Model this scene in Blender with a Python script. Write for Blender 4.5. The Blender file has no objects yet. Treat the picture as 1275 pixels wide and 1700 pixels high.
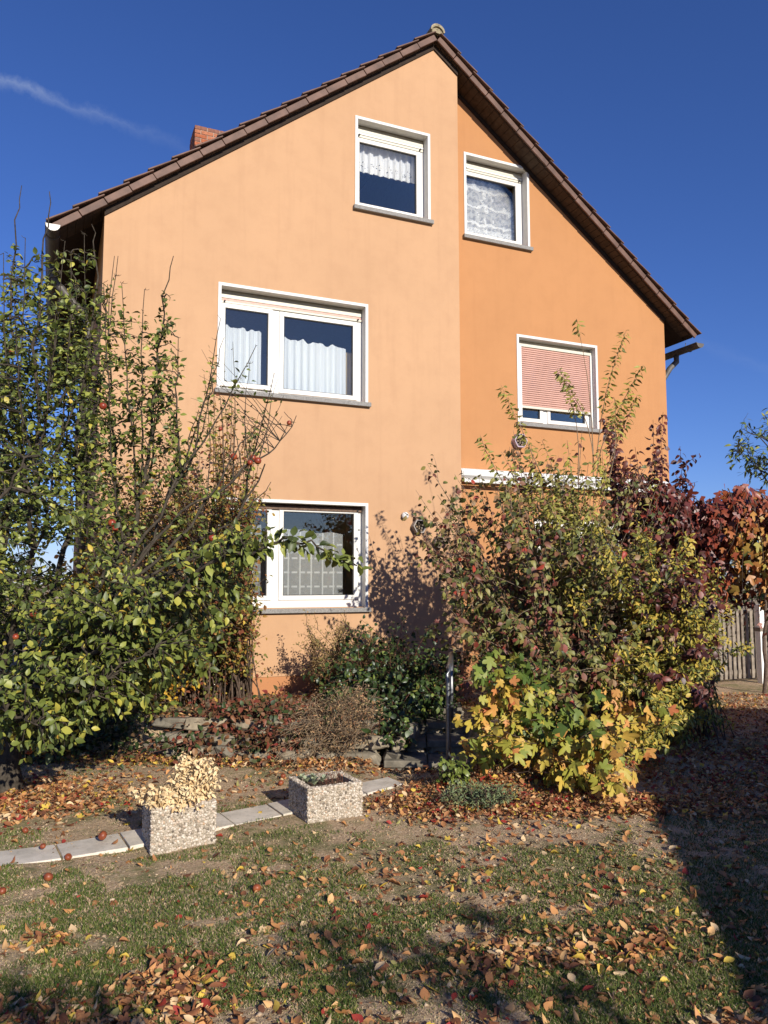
import bpy, bmesh, math, random
import numpy as np
from mathutils import Vector, Matrix

random.seed(7)
RG = np.random.default_rng(11)
SC = bpy.context.scene
COL = SC.collection

# ------------------------------------------------------------------ camera
CAM = np.array([-0.4563, -9.7442, 1.6])
YAW, PITCH, ROLL, FPX = -23.2968, 5.2439, -0.0614, 1282.0
_y, _p, _r = (math.radians(a) for a in (YAW, PITCH, ROLL))
FW = np.array([-math.sin(_y) * math.cos(_p), math.cos(_y) * math.cos(_p), math.sin(_p)])
RT0 = np.array([math.cos(_y), math.sin(_y), 0.0])
UP0 = np.cross(RT0, FW)
RT = math.cos(_r) * RT0 + math.sin(_r) * UP0
UP = -math.sin(_r) * RT0 + math.cos(_r) * UP0
cam = bpy.data.cameras.new('camera')
cam_o = bpy.data.objects.new('camera', cam)
COL.objects.link(cam_o)
cam.sensor_fit = 'VERTICAL'
cam.sensor_height = 36.0
cam.sensor_width = 27.0
cam.lens = FPX / 1700 * 36
cam.clip_start = 0.05
cam.clip_end = 3000
cam_o.matrix_world = Matrix(((RT[0], UP[0], -FW[0], CAM[0]), (RT[1], UP[1], -FW[1], CAM[1]),
                             (RT[2], UP[2], -FW[2], CAM[2]), (0, 0, 0, 1)))
SC.camera = cam_o

# ------------------------------------------------------------------ sun, sky, exposure
TO_SUN = Vector((0.10, -1.0, 0.41)).normalized()
sun = bpy.data.lights.new('sun', 'SUN')
sun.energy = 4.9
sun.angle = math.radians(0.5)
sun.color = (1.0, 0.93, 0.82)
sun_o = bpy.data.objects.new('sun', sun)
COL.objects.link(sun_o)
sun_o.location = (0, -30, 20)
sun_o.rotation_euler = (-TO_SUN).to_track_quat('-Z', 'Y').to_euler()
world = bpy.data.worlds.new('World')
SC.world = world
world.use_nodes = True
SC.view_settings.view_transform = 'Standard'
SC.view_settings.look = 'None'
SC.view_settings.exposure = 0.32
SC.view_settings.gamma = 1.0
SC.view_settings.use_curve_mapping = False


def ray(px, py):
    return FW + RT * (px - 637.5) / FPX - UP * (py - 850) / FPX


def ground_at(px, py, z=0.0):
    d = ray(px, py)
    return CAM + d * ((z - CAM[2]) / d[2])


def at_y(px, py, Y):
    d = ray(px, py)
    return CAM + d * ((Y - CAM[1]) / d[1])


def at(px, py, t):
    return CAM + ray(px, py) * t


def project(P):
    d = np.asarray(P, float) - CAM
    z = d @ FW
    z = np.where(np.abs(z) < 1e-6, 1e-6, z)
    return 637.5 + FPX * (d @ RT) / z, 850 - FPX * (d @ UP) / z, z


def build_world():
    nt = world.node_tree
    nt.nodes.clear()
    N, L = nt.nodes.new, nt.links.new
    out = N('ShaderNodeOutputWorld')
    bg = N('ShaderNodeBackground')
    bg.inputs['Strength'].default_value = 0.068
    sky = N('ShaderNodeTexSky')
    sky.sky_type = 'NISHITA'
    sky.sun_disc = False
    sky.sun_elevation = math.asin(TO_SUN.z)
    sky.sun_rotation = math.radians(173)
    sky.altitude = 200
    sky.air_density = 1.0
    sky.dust_density = 0.1
    sky.ozone_density = 4.0
    hsv = N('ShaderNodeHueSaturation')
    hsv.inputs['Saturation'].default_value = 1.05
    tintn = N('ShaderNodeMixRGB')
    tintn.blend_type = 'MULTIPLY'
    tintn.inputs['Fac'].default_value = 1.0
    tintn.inputs['Color2'].default_value = (0.93, 1.0, 1.50, 1)
    L(sky.outputs['Color'], tintn.inputs['Color1'])
    L(tintn.outputs['Color'], hsv.inputs['Color'])
    # a faint old contrail: a thin band round a great circle of the sky
    a = Vector(ray(-60, 108)).normalized()
    b = Vector(ray(320, 252)).normalized()
    n = a.cross(b).normalized()
    mid = (a + b).normalized()
    tang = n.cross(mid).normalized()
    tc = N('ShaderNodeTexCoord')

    def dot(vec):
        v = N('ShaderNodeVectorMath')
        v.operation = 'DOT_PRODUCT'
        L(tc.outputs['Generated'], v.inputs[0])
        v.inputs[1].default_value = vec
        return v.outputs['Value']

    def mth(op, x, y=None):
        m = N('ShaderNodeMath')
        m.operation = op
        for i, q in enumerate((x, y)):
            if q is None:
                continue
            if isinstance(q, (int, float)):
                m.inputs[i].default_value = q
            else:
                L(q, m.inputs[i])
        return m.outputs[0]

    noise = N('ShaderNodeTexNoise')
    noise.inputs['Scale'].default_value = 26
    noise.inputs['Detail'].default_value = 6
    noise.inputs['Roughness'].default_value = 0.65
    L(tc.outputs['Generated'], noise.inputs['Vector'])
    wob = mth('MULTIPLY', mth('SUBTRACT', noise.outputs['Fac'], 0.5), 0.035)
    dist = mth('ABSOLUTE', mth('ADD', dot(n), wob))
    band = mth('MAXIMUM', mth('SUBTRACT', 1.0, mth('DIVIDE', dist, 0.010)), 0.0)
    band = mth('POWER', band, 1.3)
    along = dot(tang)
    fade = N('ShaderNodeMapRange')
    L(along, fade.inputs['Value'])
    s = tang.dot(b)
    fade.inputs['From Min'].default_value = s
    fade.inputs['From Max'].default_value = -s
    fade.inputs['To Min'].default_value = 0.0
    fade.inputs['To Max'].default_value = 1.0
    fade.interpolation_type = 'SMOOTHSTEP'
    front = mth('GREATER_THAN', dot(mid), 0.0)
    fac = mth('MULTIPLY', mth('MULTIPLY', mth('MULTIPLY', band, mth('ADD', fade.outputs[0], 0.12)), front),
              mth('MULTIPLY', noise.outputs['Fac'], 0.42))
    mix = N('ShaderNodeMixRGB')
    L(fac, mix.inputs['Fac'])
    L(hsv.outputs['Color'], mix.inputs['Color1'])
    mix.inputs['Color2'].default_value = (7.0, 8.0, 9.6, 1)
    L(mix.outputs['Color'], bg.inputs['Color'])
    L(bg.outputs['Background'], out.inputs['Surface'])


build_world()


# ------------------------------------------------------------------ helpers: objects
def tag(o, label=None, cat=None, group=None, kind=None):
    if label:
        o['label'] = label
    if cat:
        o['category'] = cat
    if group:
        o['group'] = group
    if kind:
        o['kind'] = kind
    return o


def thing(name, label, cat, loc=(0, 0, 0), rz=0.0, group=None):
    o = bpy.data.objects.new(name, None)
    o.empty_display_size = 0.1
    o.location = loc
    o.rotation_euler = (0, 0, rz)
    COL.objects.link(o)
    return tag(o, label, cat, group)


def link(name, me, parent=None, mat=None):
    o = bpy.data.objects.new(name, me)
    if mat is not None and not me.materials:
        me.materials.append(mat)
    COL.objects.link(o)
    if parent is not None:
        o.parent = parent
    return o


def mesh_np(name, V, Fc, mat=None, smooth=False, tint=None, uv=None):
    """V (n,3) and Fc: (m,3)/(m,4) index array or a list of those."""
    me = bpy.data.meshes.new(name)
    V = np.asarray(V, np.float32)
    arrs = Fc if isinstance(Fc, list) else [Fc]
    arrs = [np.asarray(a, np.int32) for a in arrs if len(a)]
    loops = np.concatenate([a.ravel() for a in arrs])
    tot = np.concatenate([np.full(len(a), a.shape[1], np.int32) for a in arrs])
    st = np.concatenate([[0], np.cumsum(tot)[:-1]]).astype(np.int32)
    me.vertices.add(len(V))
    me.vertices.foreach_set('co', V.ravel())
    me.loops.add(len(loops))
    me.loops.foreach_set('vertex_index', loops)
    me.polygons.add(len(tot))
    me.polygons.foreach_set('loop_start', st)
    me.polygons.foreach_set('loop_total', tot)
    if smooth:
        me.polygons.foreach_set('use_smooth', np.ones(len(tot), bool))
    if tint is not None:
        at_ = me.attributes.new('tint', 'FLOAT', 'POINT')
        at_.data.foreach_set('value', np.asarray(tint, np.float32))
    if uv is not None:
        u = me.uv_layers.new(name='UVMap')
        u.data.foreach_set('uv', np.asarray(uv, np.float32)[loops].ravel())
    me.update(calc_edges=True)
    me.validate()
    if mat is not None:
        me.materials.append(mat)
    return me


class MB:
    """Collects boxes, prisms and tubes; build() links them as ONE mesh."""

    def __init__(self):
        self.v, self.f = [], []

    def box(self, a, b, rot=None, about=None):
        x0, y0, z0 = a
        x1, y1, z1 = b
        c = [Vector(p) for p in ((x0, y0, z0), (x1, y0, z0), (x1, y1, z0), (x0, y1, z0),
                                 (x0, y0, z1), (x1, y0, z1), (x1, y1, z1), (x0, y1, z1))]
        self.hexa(c)
        return self

    def hexa(self, c):
        n = len(self.v)
        self.v += [tuple(p) for p in c]
        for q in ((0, 3, 2, 1), (4, 5, 6, 7), (0, 1, 5, 4), (1, 2, 6, 5), (2, 3, 7, 6), (3, 0, 4, 7)):
            self.f.append(tuple(n + i for i in q))
        return self

    def prism(self, pts, off):
        """polygon pts (list of 3d) extruded by the vector off"""
        n, k = len(self.v), len(pts)
        off = Vector(off)
        self.v += [tuple(p) for p in pts] + [tuple(Vector(p) + off) for p in pts]
        self.f.append(tuple(n + i for i in range(k)))
        self.f.append(tuple(n + k + i for i in reversed(range(k))))
        for i in range(k):
            j = (i + 1) % k
            self.f.append((n + i, n + k + i, n + k + j, n + j))
        return self

    def tube(self, pts, rad, sides=6, cap=True):
        V, F = tube(pts, rad, sides)
        n = len(self.v)
        self.v += [tuple(p) for p in V]
        self.f += [tuple(int(n + i) for i in q) for q in F]
        if cap:
            m = len(pts)
            self.f.append(tuple(n + i for i in range(sides)))
            self.f.append(tuple(n + (m - 1) * sides + i for i in reversed(range(sides))))
        return self

    def build(self, name, mat, parent=None, bevel=0.0, smooth=False, seg=2):
        me = bpy.data.meshes.new(name)
        me.from_pydata(self.v, [], self.f)
        bm = bmesh.new()
        bm.from_mesh(me)
        bmesh.ops.recalc_face_normals(bm, faces=bm.faces)
        if bevel > 0:
            bmesh.ops.bevel(bm, geom=list(bm.edges), offset=bevel, segments=seg, profile=0.5, affect='EDGES',
                            clamp_overlap=True)
        bm.to_mesh(me)
        bm.free()
        if smooth:
            for p in me.polygons:
                p.use_smooth = True
        return link(name, me, parent, mat)


def frames_along(P):
    P = np.asarray(P, float)
    T = np.gradient(P, axis=0)
    T /= np.linalg.norm(T, axis=1)[:, None] + 1e-12
    ref = np.array([0.3, 0.5, 0.81]) if abs(T[0] @ np.array([0.3, 0.5, 0.81])) < 0.9 else np.array([1.0, 0, 0])
    A = np.cross(T, ref)
    A /= np.linalg.norm(A, axis=1)[:, None] + 1e-12
    B = np.cross(T, A)
    return T, A, B


def tube(P, rad, sides=5):
    P = np.asarray(P, float)
    n = len(P)
    R = np.broadcast_to(np.asarray(rad, float), (n,))
    T, A, B = frames_along(P)
    th = np.arange(sides) / sides * 2 * np.pi
    ring = A[:, None, :] * np.cos(th)[None, :, None] + B[:, None, :] * np.sin(th)[None, :, None]
    V = (P[:, None, :] + ring * R[:, None, None]).reshape(-1, 3)
    i = np.arange(n - 1)[:, None] * sides
    j = np.arange(sides)[None, :]
    k = (j + 1) % sides
    F = np.stack([i + j, i + k, i + sides + k, i + sides + j], -1).reshape(-1, 4)
    return V, F


# ------------------------------------------------------------------ helpers: materials
class NT:
    def __init__(self, name):
        self.m = bpy.data.materials.new(name)
        self.m.use_nodes = True
        self.t = self.m.node_tree
        self.t.nodes.clear()
        self.out = self.n('ShaderNodeOutputMaterial')

    def n(self, kind, **kw):
        nd = self.t.nodes.new(kind)
        for k, v in kw.items():
            if k in nd.inputs:
                nd.inputs[k].default_value = v
            else:
                setattr(nd, k, v)
        return nd

    def l(self, a, b):
        self.t.links.new(a, b)

    def noise(self, scale, detail=4, rough=0.55, coord='Object', dist=0.0, vec=None):
        if vec is None:
            vec = self.n('ShaderNodeTexCoord').outputs[coord]
        nz = self.n('ShaderNodeTexNoise', Scale=scale, Detail=detail, Roughness=rough, Distortion=dist)
        self.l(vec, nz.inputs['Vector'])
        return nz.outputs['Fac']

    def ramp(self, fac, stops, interp='LINEAR'):
        r = self.n('ShaderNodeValToRGB')
        r.color_ramp.interpolation = interp
        e = r.color_ramp.elements
        while len(e) < len(stops):
            e.new(0.5)
        for el, (p, c) in zip(e, stops):
            el.position = p
            el.color = (*c, 1) if len(c) == 3 else c
        self.l(fac, r.inputs['Fac'])
        return r.outputs['Color']

    def mix(self, fac, a, b, mode='MIX'):
        m = self.n('ShaderNodeMixRGB', blend_type=mode)
        for s, x in (('Fac', fac), ('Color1', a), ('Color2', b)):
            if isinstance(x, (int, float)):
                m.inputs[s].default_value = x
            elif isinstance(x, tuple):
                m.inputs[s].default_value = (*x, 1)
            else:
                self.l(x, m.inputs[s])
        return m.outputs['Color']

    def math(self, op, a, b=None):
        m = self.n('ShaderNodeMath', operation=op)
        for i, q in enumerate((a, b)):
            if q is None:
                continue
            if isinstance(q, (int, float)):
                m.inputs[i].default_value = q
            else:
                self.l(q, m.inputs[i])
        return m.outputs[0]

    def bump(self, h, strength=0.3, dist=0.01):
        b = self.n('ShaderNodeBump', Strength=strength, Distance=dist)
        self.l(h, b.inputs['Height'])
        return b.outputs['Normal']

    def principled(self, color, rough=0.7, spec=0.3, metal=0.0, normal=None):
        p = self.n('ShaderNodeBsdfPrincipled')
        if isinstance(color, tuple):
            p.inputs['Base Color'].default_value = (*color, 1)
        else:
            self.l(color, p.inputs['Base Color'])
        if isinstance(rough, (int, float)):
            p.inputs['Roughness'].default_value = rough
        else:
            self.l(rough, p.inputs['Roughness'])
        p.inputs['Specular IOR Level'].default_value = spec
        p.inputs['Metallic'].default_value = metal
        if normal is not None:
            self.l(normal, p.inputs['Normal'])
        return p

    def done(self, sh):
        self.l(sh.outputs[0] if hasattr(sh, 'outputs') else sh, self.out.inputs['Surface'])
        return self.m


def mat_simple(name, col, rough=0.6, spec=0.3, metal=0.0, var=0.12, scale=20, bump=0.0, bscale=120):
    t = NT(name)
    nz = t.noise(scale, 5, 0.6)
    lo = tuple(c * (1 - var) for c in col)
    hi = tuple(min(1, c * (1 + var)) for c in col)
    c = t.ramp(nz, [(0.3, lo), (0.7, hi)])
    nm = t.bump(t.noise(bscale, 3), bump, 0.004) if bump else None
    return t.done(t.principled(c, rough, spec, metal, nm))


def mat_plaster(name, col, dirt):
    t = NT(name)
    big = t.noise(0.55, 5, 0.6)
    mid = t.noise(3.5, 5, 0.65)
    c = t.ramp(big, [(0.3, tuple(x * 0.94 for x in col)), (0.7, tuple(min(1, x * 1.04) for x in col))])
    c = t.mix(t.math('MULTIPLY', t.ramp(mid, [(0.45, (0, 0, 0)), (0.8, (1, 1, 1))]), 0.26), c, dirt)
    # thin rain streaks under the sills and weathering: stretched noise
    tc = t.n('ShaderNodeTexCoord')
    mp = t.n('ShaderNodeMapping')
    mp.inputs['Scale'].default_value = (7, 7, 0.5)
    t.l(tc.outputs['Object'], mp.inputs['Vector'])
    st = t.noise(1.0, 5, 0.6, vec=mp.outputs['Vector'])
    c = t.mix(t.math('MULTIPLY', t.ramp(st, [(0.52, (0, 0, 0)), (0.78, (1, 1, 1))]), 0.24), c, dirt)
    sp = t.noise(34, 2, 0.5)
    c = t.mix(t.math('MULTIPLY', t.ramp(sp, [(0.73, (0, 0, 0)), (0.78, (1, 1, 1))]), 0.35), c, dirt)
    sx = t.n('ShaderNodeSeparateXYZ')
    t.l(tc.outputs['Object'], sx.inputs[0])
    low = t.n('ShaderNodeMapRange')
    low.inputs['From Min'].default_value = 1.25
    low.inputs['From Max'].default_value = 0.25
    t.l(t.math('ADD', sx.outputs[2], t.math('MULTIPLY', mid, 0.9)), low.inputs['Value'])
    c = t.mix(t.math('MULTIPLY', low.outputs[0], 0.22), c, dirt)      # splash dirt near the ground
    h = t.math('ADD', t.math('ADD', t.noise(190, 3, 0.6), t.math('MULTIPLY', t.noise(45, 4), 0.7)), t.math('MULTIPLY', t.noise(7, 4), 1.2))
    return t.done(t.principled(c, 0.92, 0.1, 0, t.bump(h, 0.35, 0.004)))


def leaf_mat(name, cols, rough=0.5, trans=0.25, spec=0.3, gain=1.42):
    t = NT(name)
    cols = [tuple(min(0.85, q * gain) for q in c) for c in cols]
    a = t.n('ShaderNodeAttribute', attribute_name='tint')
    k = len(cols)
    stops = [(i / max(1, k - 1), c) for i, c in enumerate(cols)]
    c = t.ramp(a.outputs['Fac'], stops)
    nz = t.noise(38, 3, 0.6)
    c = t.mix(t.math('MULTIPLY', nz, 0.6), c, t.mix(1.0, c, (0.62, 0.5, 0.42), 'MULTIPLY'))
    p = t.principled(c, rough, spec)
    tr = t.n('ShaderNodeBsdfTranslucent')
    t.l(c, tr.inputs['Color'])
    mx = t.n('ShaderNodeMixShader')
    mx.inputs['Fac'].default_value = trans * 0.5
    t.l(p.outputs[0], mx.inputs[1])
    t.l(tr.outputs[0], mx.inputs[2])
    return t.done(mx)


def bark_mat(name, c0, c1, scale=30):
    t = NT(name)
    tc = t.n('ShaderNodeTexCoord')
    nz = t.noise(scale, 6, 0.65)
    c = t.ramp(nz, [(0.32, c0), (0.68, c1)])
    return t.done(t.principled(c, 0.9, 0.15, 0, t.bump(t.noise(scale * 3, 5, 0.7), 0.6, 0.01)))


M = {}
M['wall'] = mat_plaster('orange_plaster', (0.490, 0.298, 0.170), (0.33, 0.185, 0.105))
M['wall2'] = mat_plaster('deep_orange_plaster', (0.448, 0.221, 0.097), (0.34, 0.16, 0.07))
M['plinth'] = mat_plaster('plinth_plaster', (0.44, 0.20, 0.09), (0.25, 0.14, 0.08))
M['white'] = mat_simple('white_frame', (0.66, 0.65, 0.61), 0.45, 0.4, var=0.03)
M['surround'] = mat_simple('white_painted_surround', (0.64, 0.635, 0.61), 0.6, 0.3, var=0.06, scale=9)
M['cream'] = mat_simple('cream_plastic', (0.58, 0.55, 0.45), 0.5, 0.4, var=0.04)
M['gasket'] = mat_simple('black_gasket', (0.02, 0.02, 0.022), 0.6)
M['sill'] = mat_simple('grey_stone_sill', (0.24, 0.23, 0.215), 0.85, 0.2, var=0.4, scale=90, bump=0.3)
M['slot'] = mat_simple('shaded_slot_panel', (0.42, 0.39, 0.31), 0.8)
M['pink'] = mat_simple('faded_pink_slat', (0.54, 0.315, 0.25), 0.55, 0.3, var=0.10, scale=4)
M['pinkline'] = mat_simple('pink_slat_edge', (0.62, 0.34, 0.28), 0.55)
M['brownrail'] = mat_simple('weathered_brown_rail', (0.13, 0.085, 0.06), 0.8, var=0.4, scale=40)
M['tile'] = mat_simple('brown_clay_tile', (0.130, 0.072, 0.052), 0.62, 0.35, var=0.35, scale=5, bump=0.2)
M['soffit'] = mat_simple('brown_soffit_wood', (0.060, 0.040, 0.027), 0.8, var=0.35, scale=12, bump=0.2)
M['trim'] = mat_simple('dark_brown_trim', (0.030, 0.019, 0.013), 0.85, var=0.3)
M['ridge'] = mat_simple('lichen_ridge', (0.27, 0.23, 0.15), 0.95, var=0.6, scale=26, bump=0.5)
M['zinc'] = mat_simple('weathered_zinc', (0.11, 0.10, 0.09), 0.6, 0.4, 0.3, var=0.35, scale=8)
M['zinclit'] = mat_simple('sunlit_zinc_cap', (0.62, 0.60, 0.55), 0.6, 0.4, 0.1, var=0.15, scale=12)  # same zinc, with the sunlit look of the left end cap put into its colour
M['mortar'] = mat_simple('mortar', (0.36, 0.31, 0.25), 0.95, var=0.2, scale=40, bump=0.4)
M['room'] = mat_simple('room_wall', (0.40, 0.38, 0.35), 0.9)
M['steel'] = mat_simple('galvanised_steel', (0.20, 0.205, 0.21), 0.4, 0.5, 0.8, var=0.2, scale=14)
M['greywood'] = mat_simple('weathered_grey_wood', (0.20, 0.165, 0.13), 0.9, var=0.35, scale=14, bump=0.3)
M['palewood'] = mat_simple('pale_grey_wood', (0.24, 0.20, 0.155), 0.85, var=0.3, scale=12)
M['darkwood'] = mat_simple('dark_pergola_wood', (0.07, 0.05, 0.036), 0.9, var=0.3)
M['whitepaint'] = mat_simple('white_painted_wood', (0.76, 0.74, 0.70), 0.6, var=0.08)
M['bark'] = bark_mat('apple_bark', (0.030, 0.024, 0.018), (0.095, 0.078, 0.058), 26)
M['twig'] = bark_mat('brown_twig', (0.06, 0.04, 0.03), (0.16, 0.115, 0.085), 40)
M['dogtwig'] = bark_mat('dogwood_twig', (0.13, 0.095, 0.07), (0.36, 0.27, 0.19), 40)
M['redtwig'] = bark_mat('reddish_twig', (0.09, 0.035, 0.025), (0.20, 0.09, 0.06), 40)
M['tantwig'] = bark_mat('tan_twig', (0.16, 0.11, 0.07), (0.34, 0.25, 0.16), 40)


def brick_mats():
    res = []
    for i, c in enumerate(((0.33, 0.105, 0.05), (0.27, 0.085, 0.045), (0.36, 0.14, 0.075), (0.22, 0.10, 0.07))):
        res.append(mat_simple('brick_red', c, 0.9, 0.15, var=0.3, scale=22, bump=0.5))
    return res


def glass_mat():
    t = NT('window_glass')
    fr = t.n('ShaderNodeFresnel', IOR=1.5)
    f = t.math('MINIMUM', t.math('ADD', t.math('MULTIPLY', fr.outputs[0], 1.5), 0.03), 1.0)
    tr = t.n('ShaderNodeBsdfTransparent')
    tr.inputs['Color'].default_value = (0.97, 0.98, 0.985, 1)
    gl = t.n('ShaderNodeBsdfGlossy', Roughness=0.01)
    gl.inputs['Color'].default_value = (1.0, 0.92, 0.74, 1)
    mx = t.n('ShaderNodeMixShader')
    t.l(f, mx.inputs['Fac'])
    t.l(tr.outputs[0], mx.inputs[1])
    t.l(gl.outputs[0], mx.inputs[2])
    return t.done(mx)


M['glass'] = glass_mat()


# ------------------------------------------------------------------ ground
def smooth(a, b, x):
    t = np.clip((x - a) / (b - a), 0, 1)
    return t * t * (3 - 2 * t)


def vnoise(x, y, s, seed=0):
    """cheap smooth value noise"""
    rg = np.random.default_rng(seed)
    tab = rg.random((64, 64))
    u, v = np.asarray(x) * s + 100.0, np.asarray(y) * s + 100.0
    i, j = np.floor(u).astype(int), np.floor(v).astype(int)
    fu, fv = u - i, v - j
    fu, fv = fu * fu * (3 - 2 * fu), fv * fv * (3 - 2 * fv)
    g = lambda a, b: tab[a % 64, b % 64]
    return (g(i, j) * (1 - fu) + g(i + 1, j) * fu) * (1 - fv) + (g(i, j + 1) * (1 - fu) + g(i + 1, j + 1) * fu) * fv


def edge_y(x):
    return -1.97 - 0.604 * (np.asarray(x, float) - 0.42)


def height(x, y):
    x, y = np.asarray(x, float), np.asarray(y, float)
    d = y - edge_y(x)
    top = 0.33 - 0.045 * np.clip(d, 0, 3)
    terr = smooth(-0.02, 0.26, d) * top * (1 - smooth(3.7, 4.9, x)) * smooth(-3.5, -1.5, x)
    z = terr + (vnoise(x, y, 1.3, 1) - 0.5) * 0.035 + (vnoise(x, y, 5, 2) - 0.5) * 0.016
    # the cut in the bank where the garden steps climb
    along = (x - 2.62) * 0.4229 + (y + 3.5) * 0.9062
    side = (x - 2.62) * 0.9062 - (y + 3.5) * 0.4229
    cut = smooth(-0.48, -0.38, side) * (1 - smooth(0.42, 0.52, side)) * (along > -0.2) * (along < 1.5)
    z = z * (1 - cut) + cut * np.minimum(z, np.clip(along, 0, 1.5) * 0.294 - 0.075)
    # a leaf bank beneath the bushes at the right
    z = z + 0.10 * np.exp(-(((x - 3.6) / 1.0) ** 2 + ((y + 4.25) / 0.35) ** 2))
    far = np.hypot(x, y)
    return np.where(far > 40, z * 0.2, z)


def axis(lo, hi, fine0, fine1, step, growth=1.25):
    pts = list(np.arange(fine0, fine1 + 1e-6, step))
    s, p = step, fine1
    while p < hi:
        s *= growth
        p += s
        pts.append(p)
    s, p = step, fine0
    while p > lo:
        s *= growth
        p -= s
        pts.insert(0, p)
    return np.array(pts)


def build_ground():
    xs = axis(-900, 900, -2.5, 8.0, 0.06)
    ys = axis(-900, 900, -8.2, 1.0, 0.06)
    X, Y = np.meshgrid(xs, ys)
    Z = height(X, Y)
    V = np.stack([X, Y, Z], -1).reshape(-1, 3)
    nx, ny = len(xs), len(ys)
    i = np.arange(ny - 1)[:, None] * nx + np.arange(nx - 1)[None, :]
    F = np.stack([i, i + 1, i + 1 + nx, i + nx], -1).reshape(-1, 4)
    t = NT('lawn_soil')
    big = t.noise(0.9, 5, 0.62)
    mid = t.noise(4.2, 6, 0.68)
    fine = t.noise(60, 4, 0.7)
    soil = t.ramp(fine, [(0.25, (0.27, 0.175, 0.10)), (0.5, (0.51, 0.365, 0.225)), (0.75, (0.72, 0.565, 0.38))])
    moss = t.ramp(t.noise(85, 3, 0.7), [(0.3, (0.09, 0.105, 0.035)), (0.7, (0.24, 0.24, 0.095))])
    f = t.math('ADD', t.math('MULTIPLY', big, 0.55), t.math('MULTIPLY', mid, 0.6))
    f = t.ramp(f, [(0.55, (0, 0, 0)), (0.66, (1, 1, 1))])
    c = t.mix(t.math('MULTIPLY', f, 0.8), soil, moss)
    straw = t.ramp(t.noise(150, 2, 0.6), [(0.60, (0, 0, 0)), (0.68, (1, 1, 1))])
    c = t.mix(t.math('MULTIPLY', straw, 0.5), c, (0.42, 0.33, 0.21))
    h = t.math('ADD', t.noise(75, 5, 0.7), t.math('MULTIPLY', t.noise(18, 4), 0.8))
    m = t.done(t.principled(c, 0.95, 0.08, 0, t.bump(h, 0.9, 0.02)))
    o = link('ground', mesh_np('ground', V, F, m, smooth=True))
    tag(o, kind='structure')


build_ground()

# ------------------------------------------------------------------ the house
HX0, HX1, APEX, SL, STEP, REC = 0.0, 9.138, 4.556, 0.763, 4.958, 0.285
LINE = 9.66                                        # soffit line: z = LINE - SL*|x-APEX|
HY1 = 8.6
WIN = {                                            # x, z_top, width, height, plane y
    'a': (3.299, 8.229, 1.188, 1.345, 0.0),
    'b': (5.215, 8.279, 1.196, 1.349, REC),
    'c': (1.408, 5.484, 2.09, 1.41, 0.0),
    'd': (1.411, 2.684, 2.09, 1.418, 0.0),
    'e': (6.125, 5.487, 1.56, 1.407, REC),
}
SURR = 0.04                                        # width of the white surround's face
house = thing('house', 'orange plastered gabled house with brown tiled roof and stepped front', 'house', (0, 0, 0))


def zroof(x, line=LINE):
    return line - SL * abs(x - APEX)


def wall_sheet(name, x0, x1, z0, holes, y, thick, mat, parent, top=True):
    xs = sorted({x0, x1, *[h[0] for h in holes], *[h[1] for h in holes], *([APEX] if x0 < APEX < x1 else [])})
    zs = sorted({z0, 10.2, *[h[2] for h in holes], *[h[3] for h in holes]})
    bm = bmesh.new()
    vs = {(i, j): bm.verts.new((x, y, z)) for i, x in enumerate(xs) for j, z in enumerate(zs)}
    for i in range(len(xs) - 1):
        for j in range(len(zs) - 1):
            cx, cz = (xs[i] + xs[i + 1]) / 2, (zs[j] + zs[j + 1]) / 2
            if any(h[0] < cx < h[1] and h[2] < cz < h[3] for h in holes):
                continue
            bm.faces.new((vs[i, j], vs[i + 1, j], vs[i + 1, j + 1], vs[i, j + 1]))
    if top:
        for sgn in (1, -1):
            g = list(bm.verts) + list(bm.edges) + list(bm.faces)
            bmesh.ops.bisect_plane(bm, geom=g, plane_co=(APEX, y, LINE), plane_no=(sgn * SL, 0, 1), clear_outer=True)
    bmesh.ops.delete(bm, geom=[v for v in bm.verts if not v.link_faces], context='VERTS')
    r = bmesh.ops.extrude_face_region(bm, geom=list(bm.faces))
    bmesh.ops.translate(bm, vec=(0, thick, 0), verts=[g for g in r['geom'] if isinstance(g, bmesh.types.BMVert)])
    bmesh.ops.recalc_face_normals(bm, faces=bm.faces)
    me = bpy.data.meshes.new(name)
    bm.to_mesh(me)
    bm.free()
    return link(name, me, parent, mat)


def hole(k):
    x, zt, w, h, _ = WIN[k]
    return (x + 0.012, x + w - 0.012, zt - h + 0.012, zt - 0.012)


wall_sheet('front_wall', HX0, STEP, 0.41, [hole('a'), hole('c'), hole('d')], 0.0, REC, M['wall'], house)
w2 = wall_sheet('recessed_wall', STEP, HX1, 0.41, [hole('b'), hole('e'), (6.4, 8.2, 0.45, 2.6)], REC, 0.28, M['wall2'], house)
MB().box((HX0 + 0.01, 0.012, -0.3), (STEP - 0.01, REC, 0.41)).build('plinth', M['plinth'], house)
MB().box((STEP - 0.01, REC + 0.012, -0.3), (HX1 - 0.01, REC + 0.28, 0.41)).build('plinth', M['plinth'], house)


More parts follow.
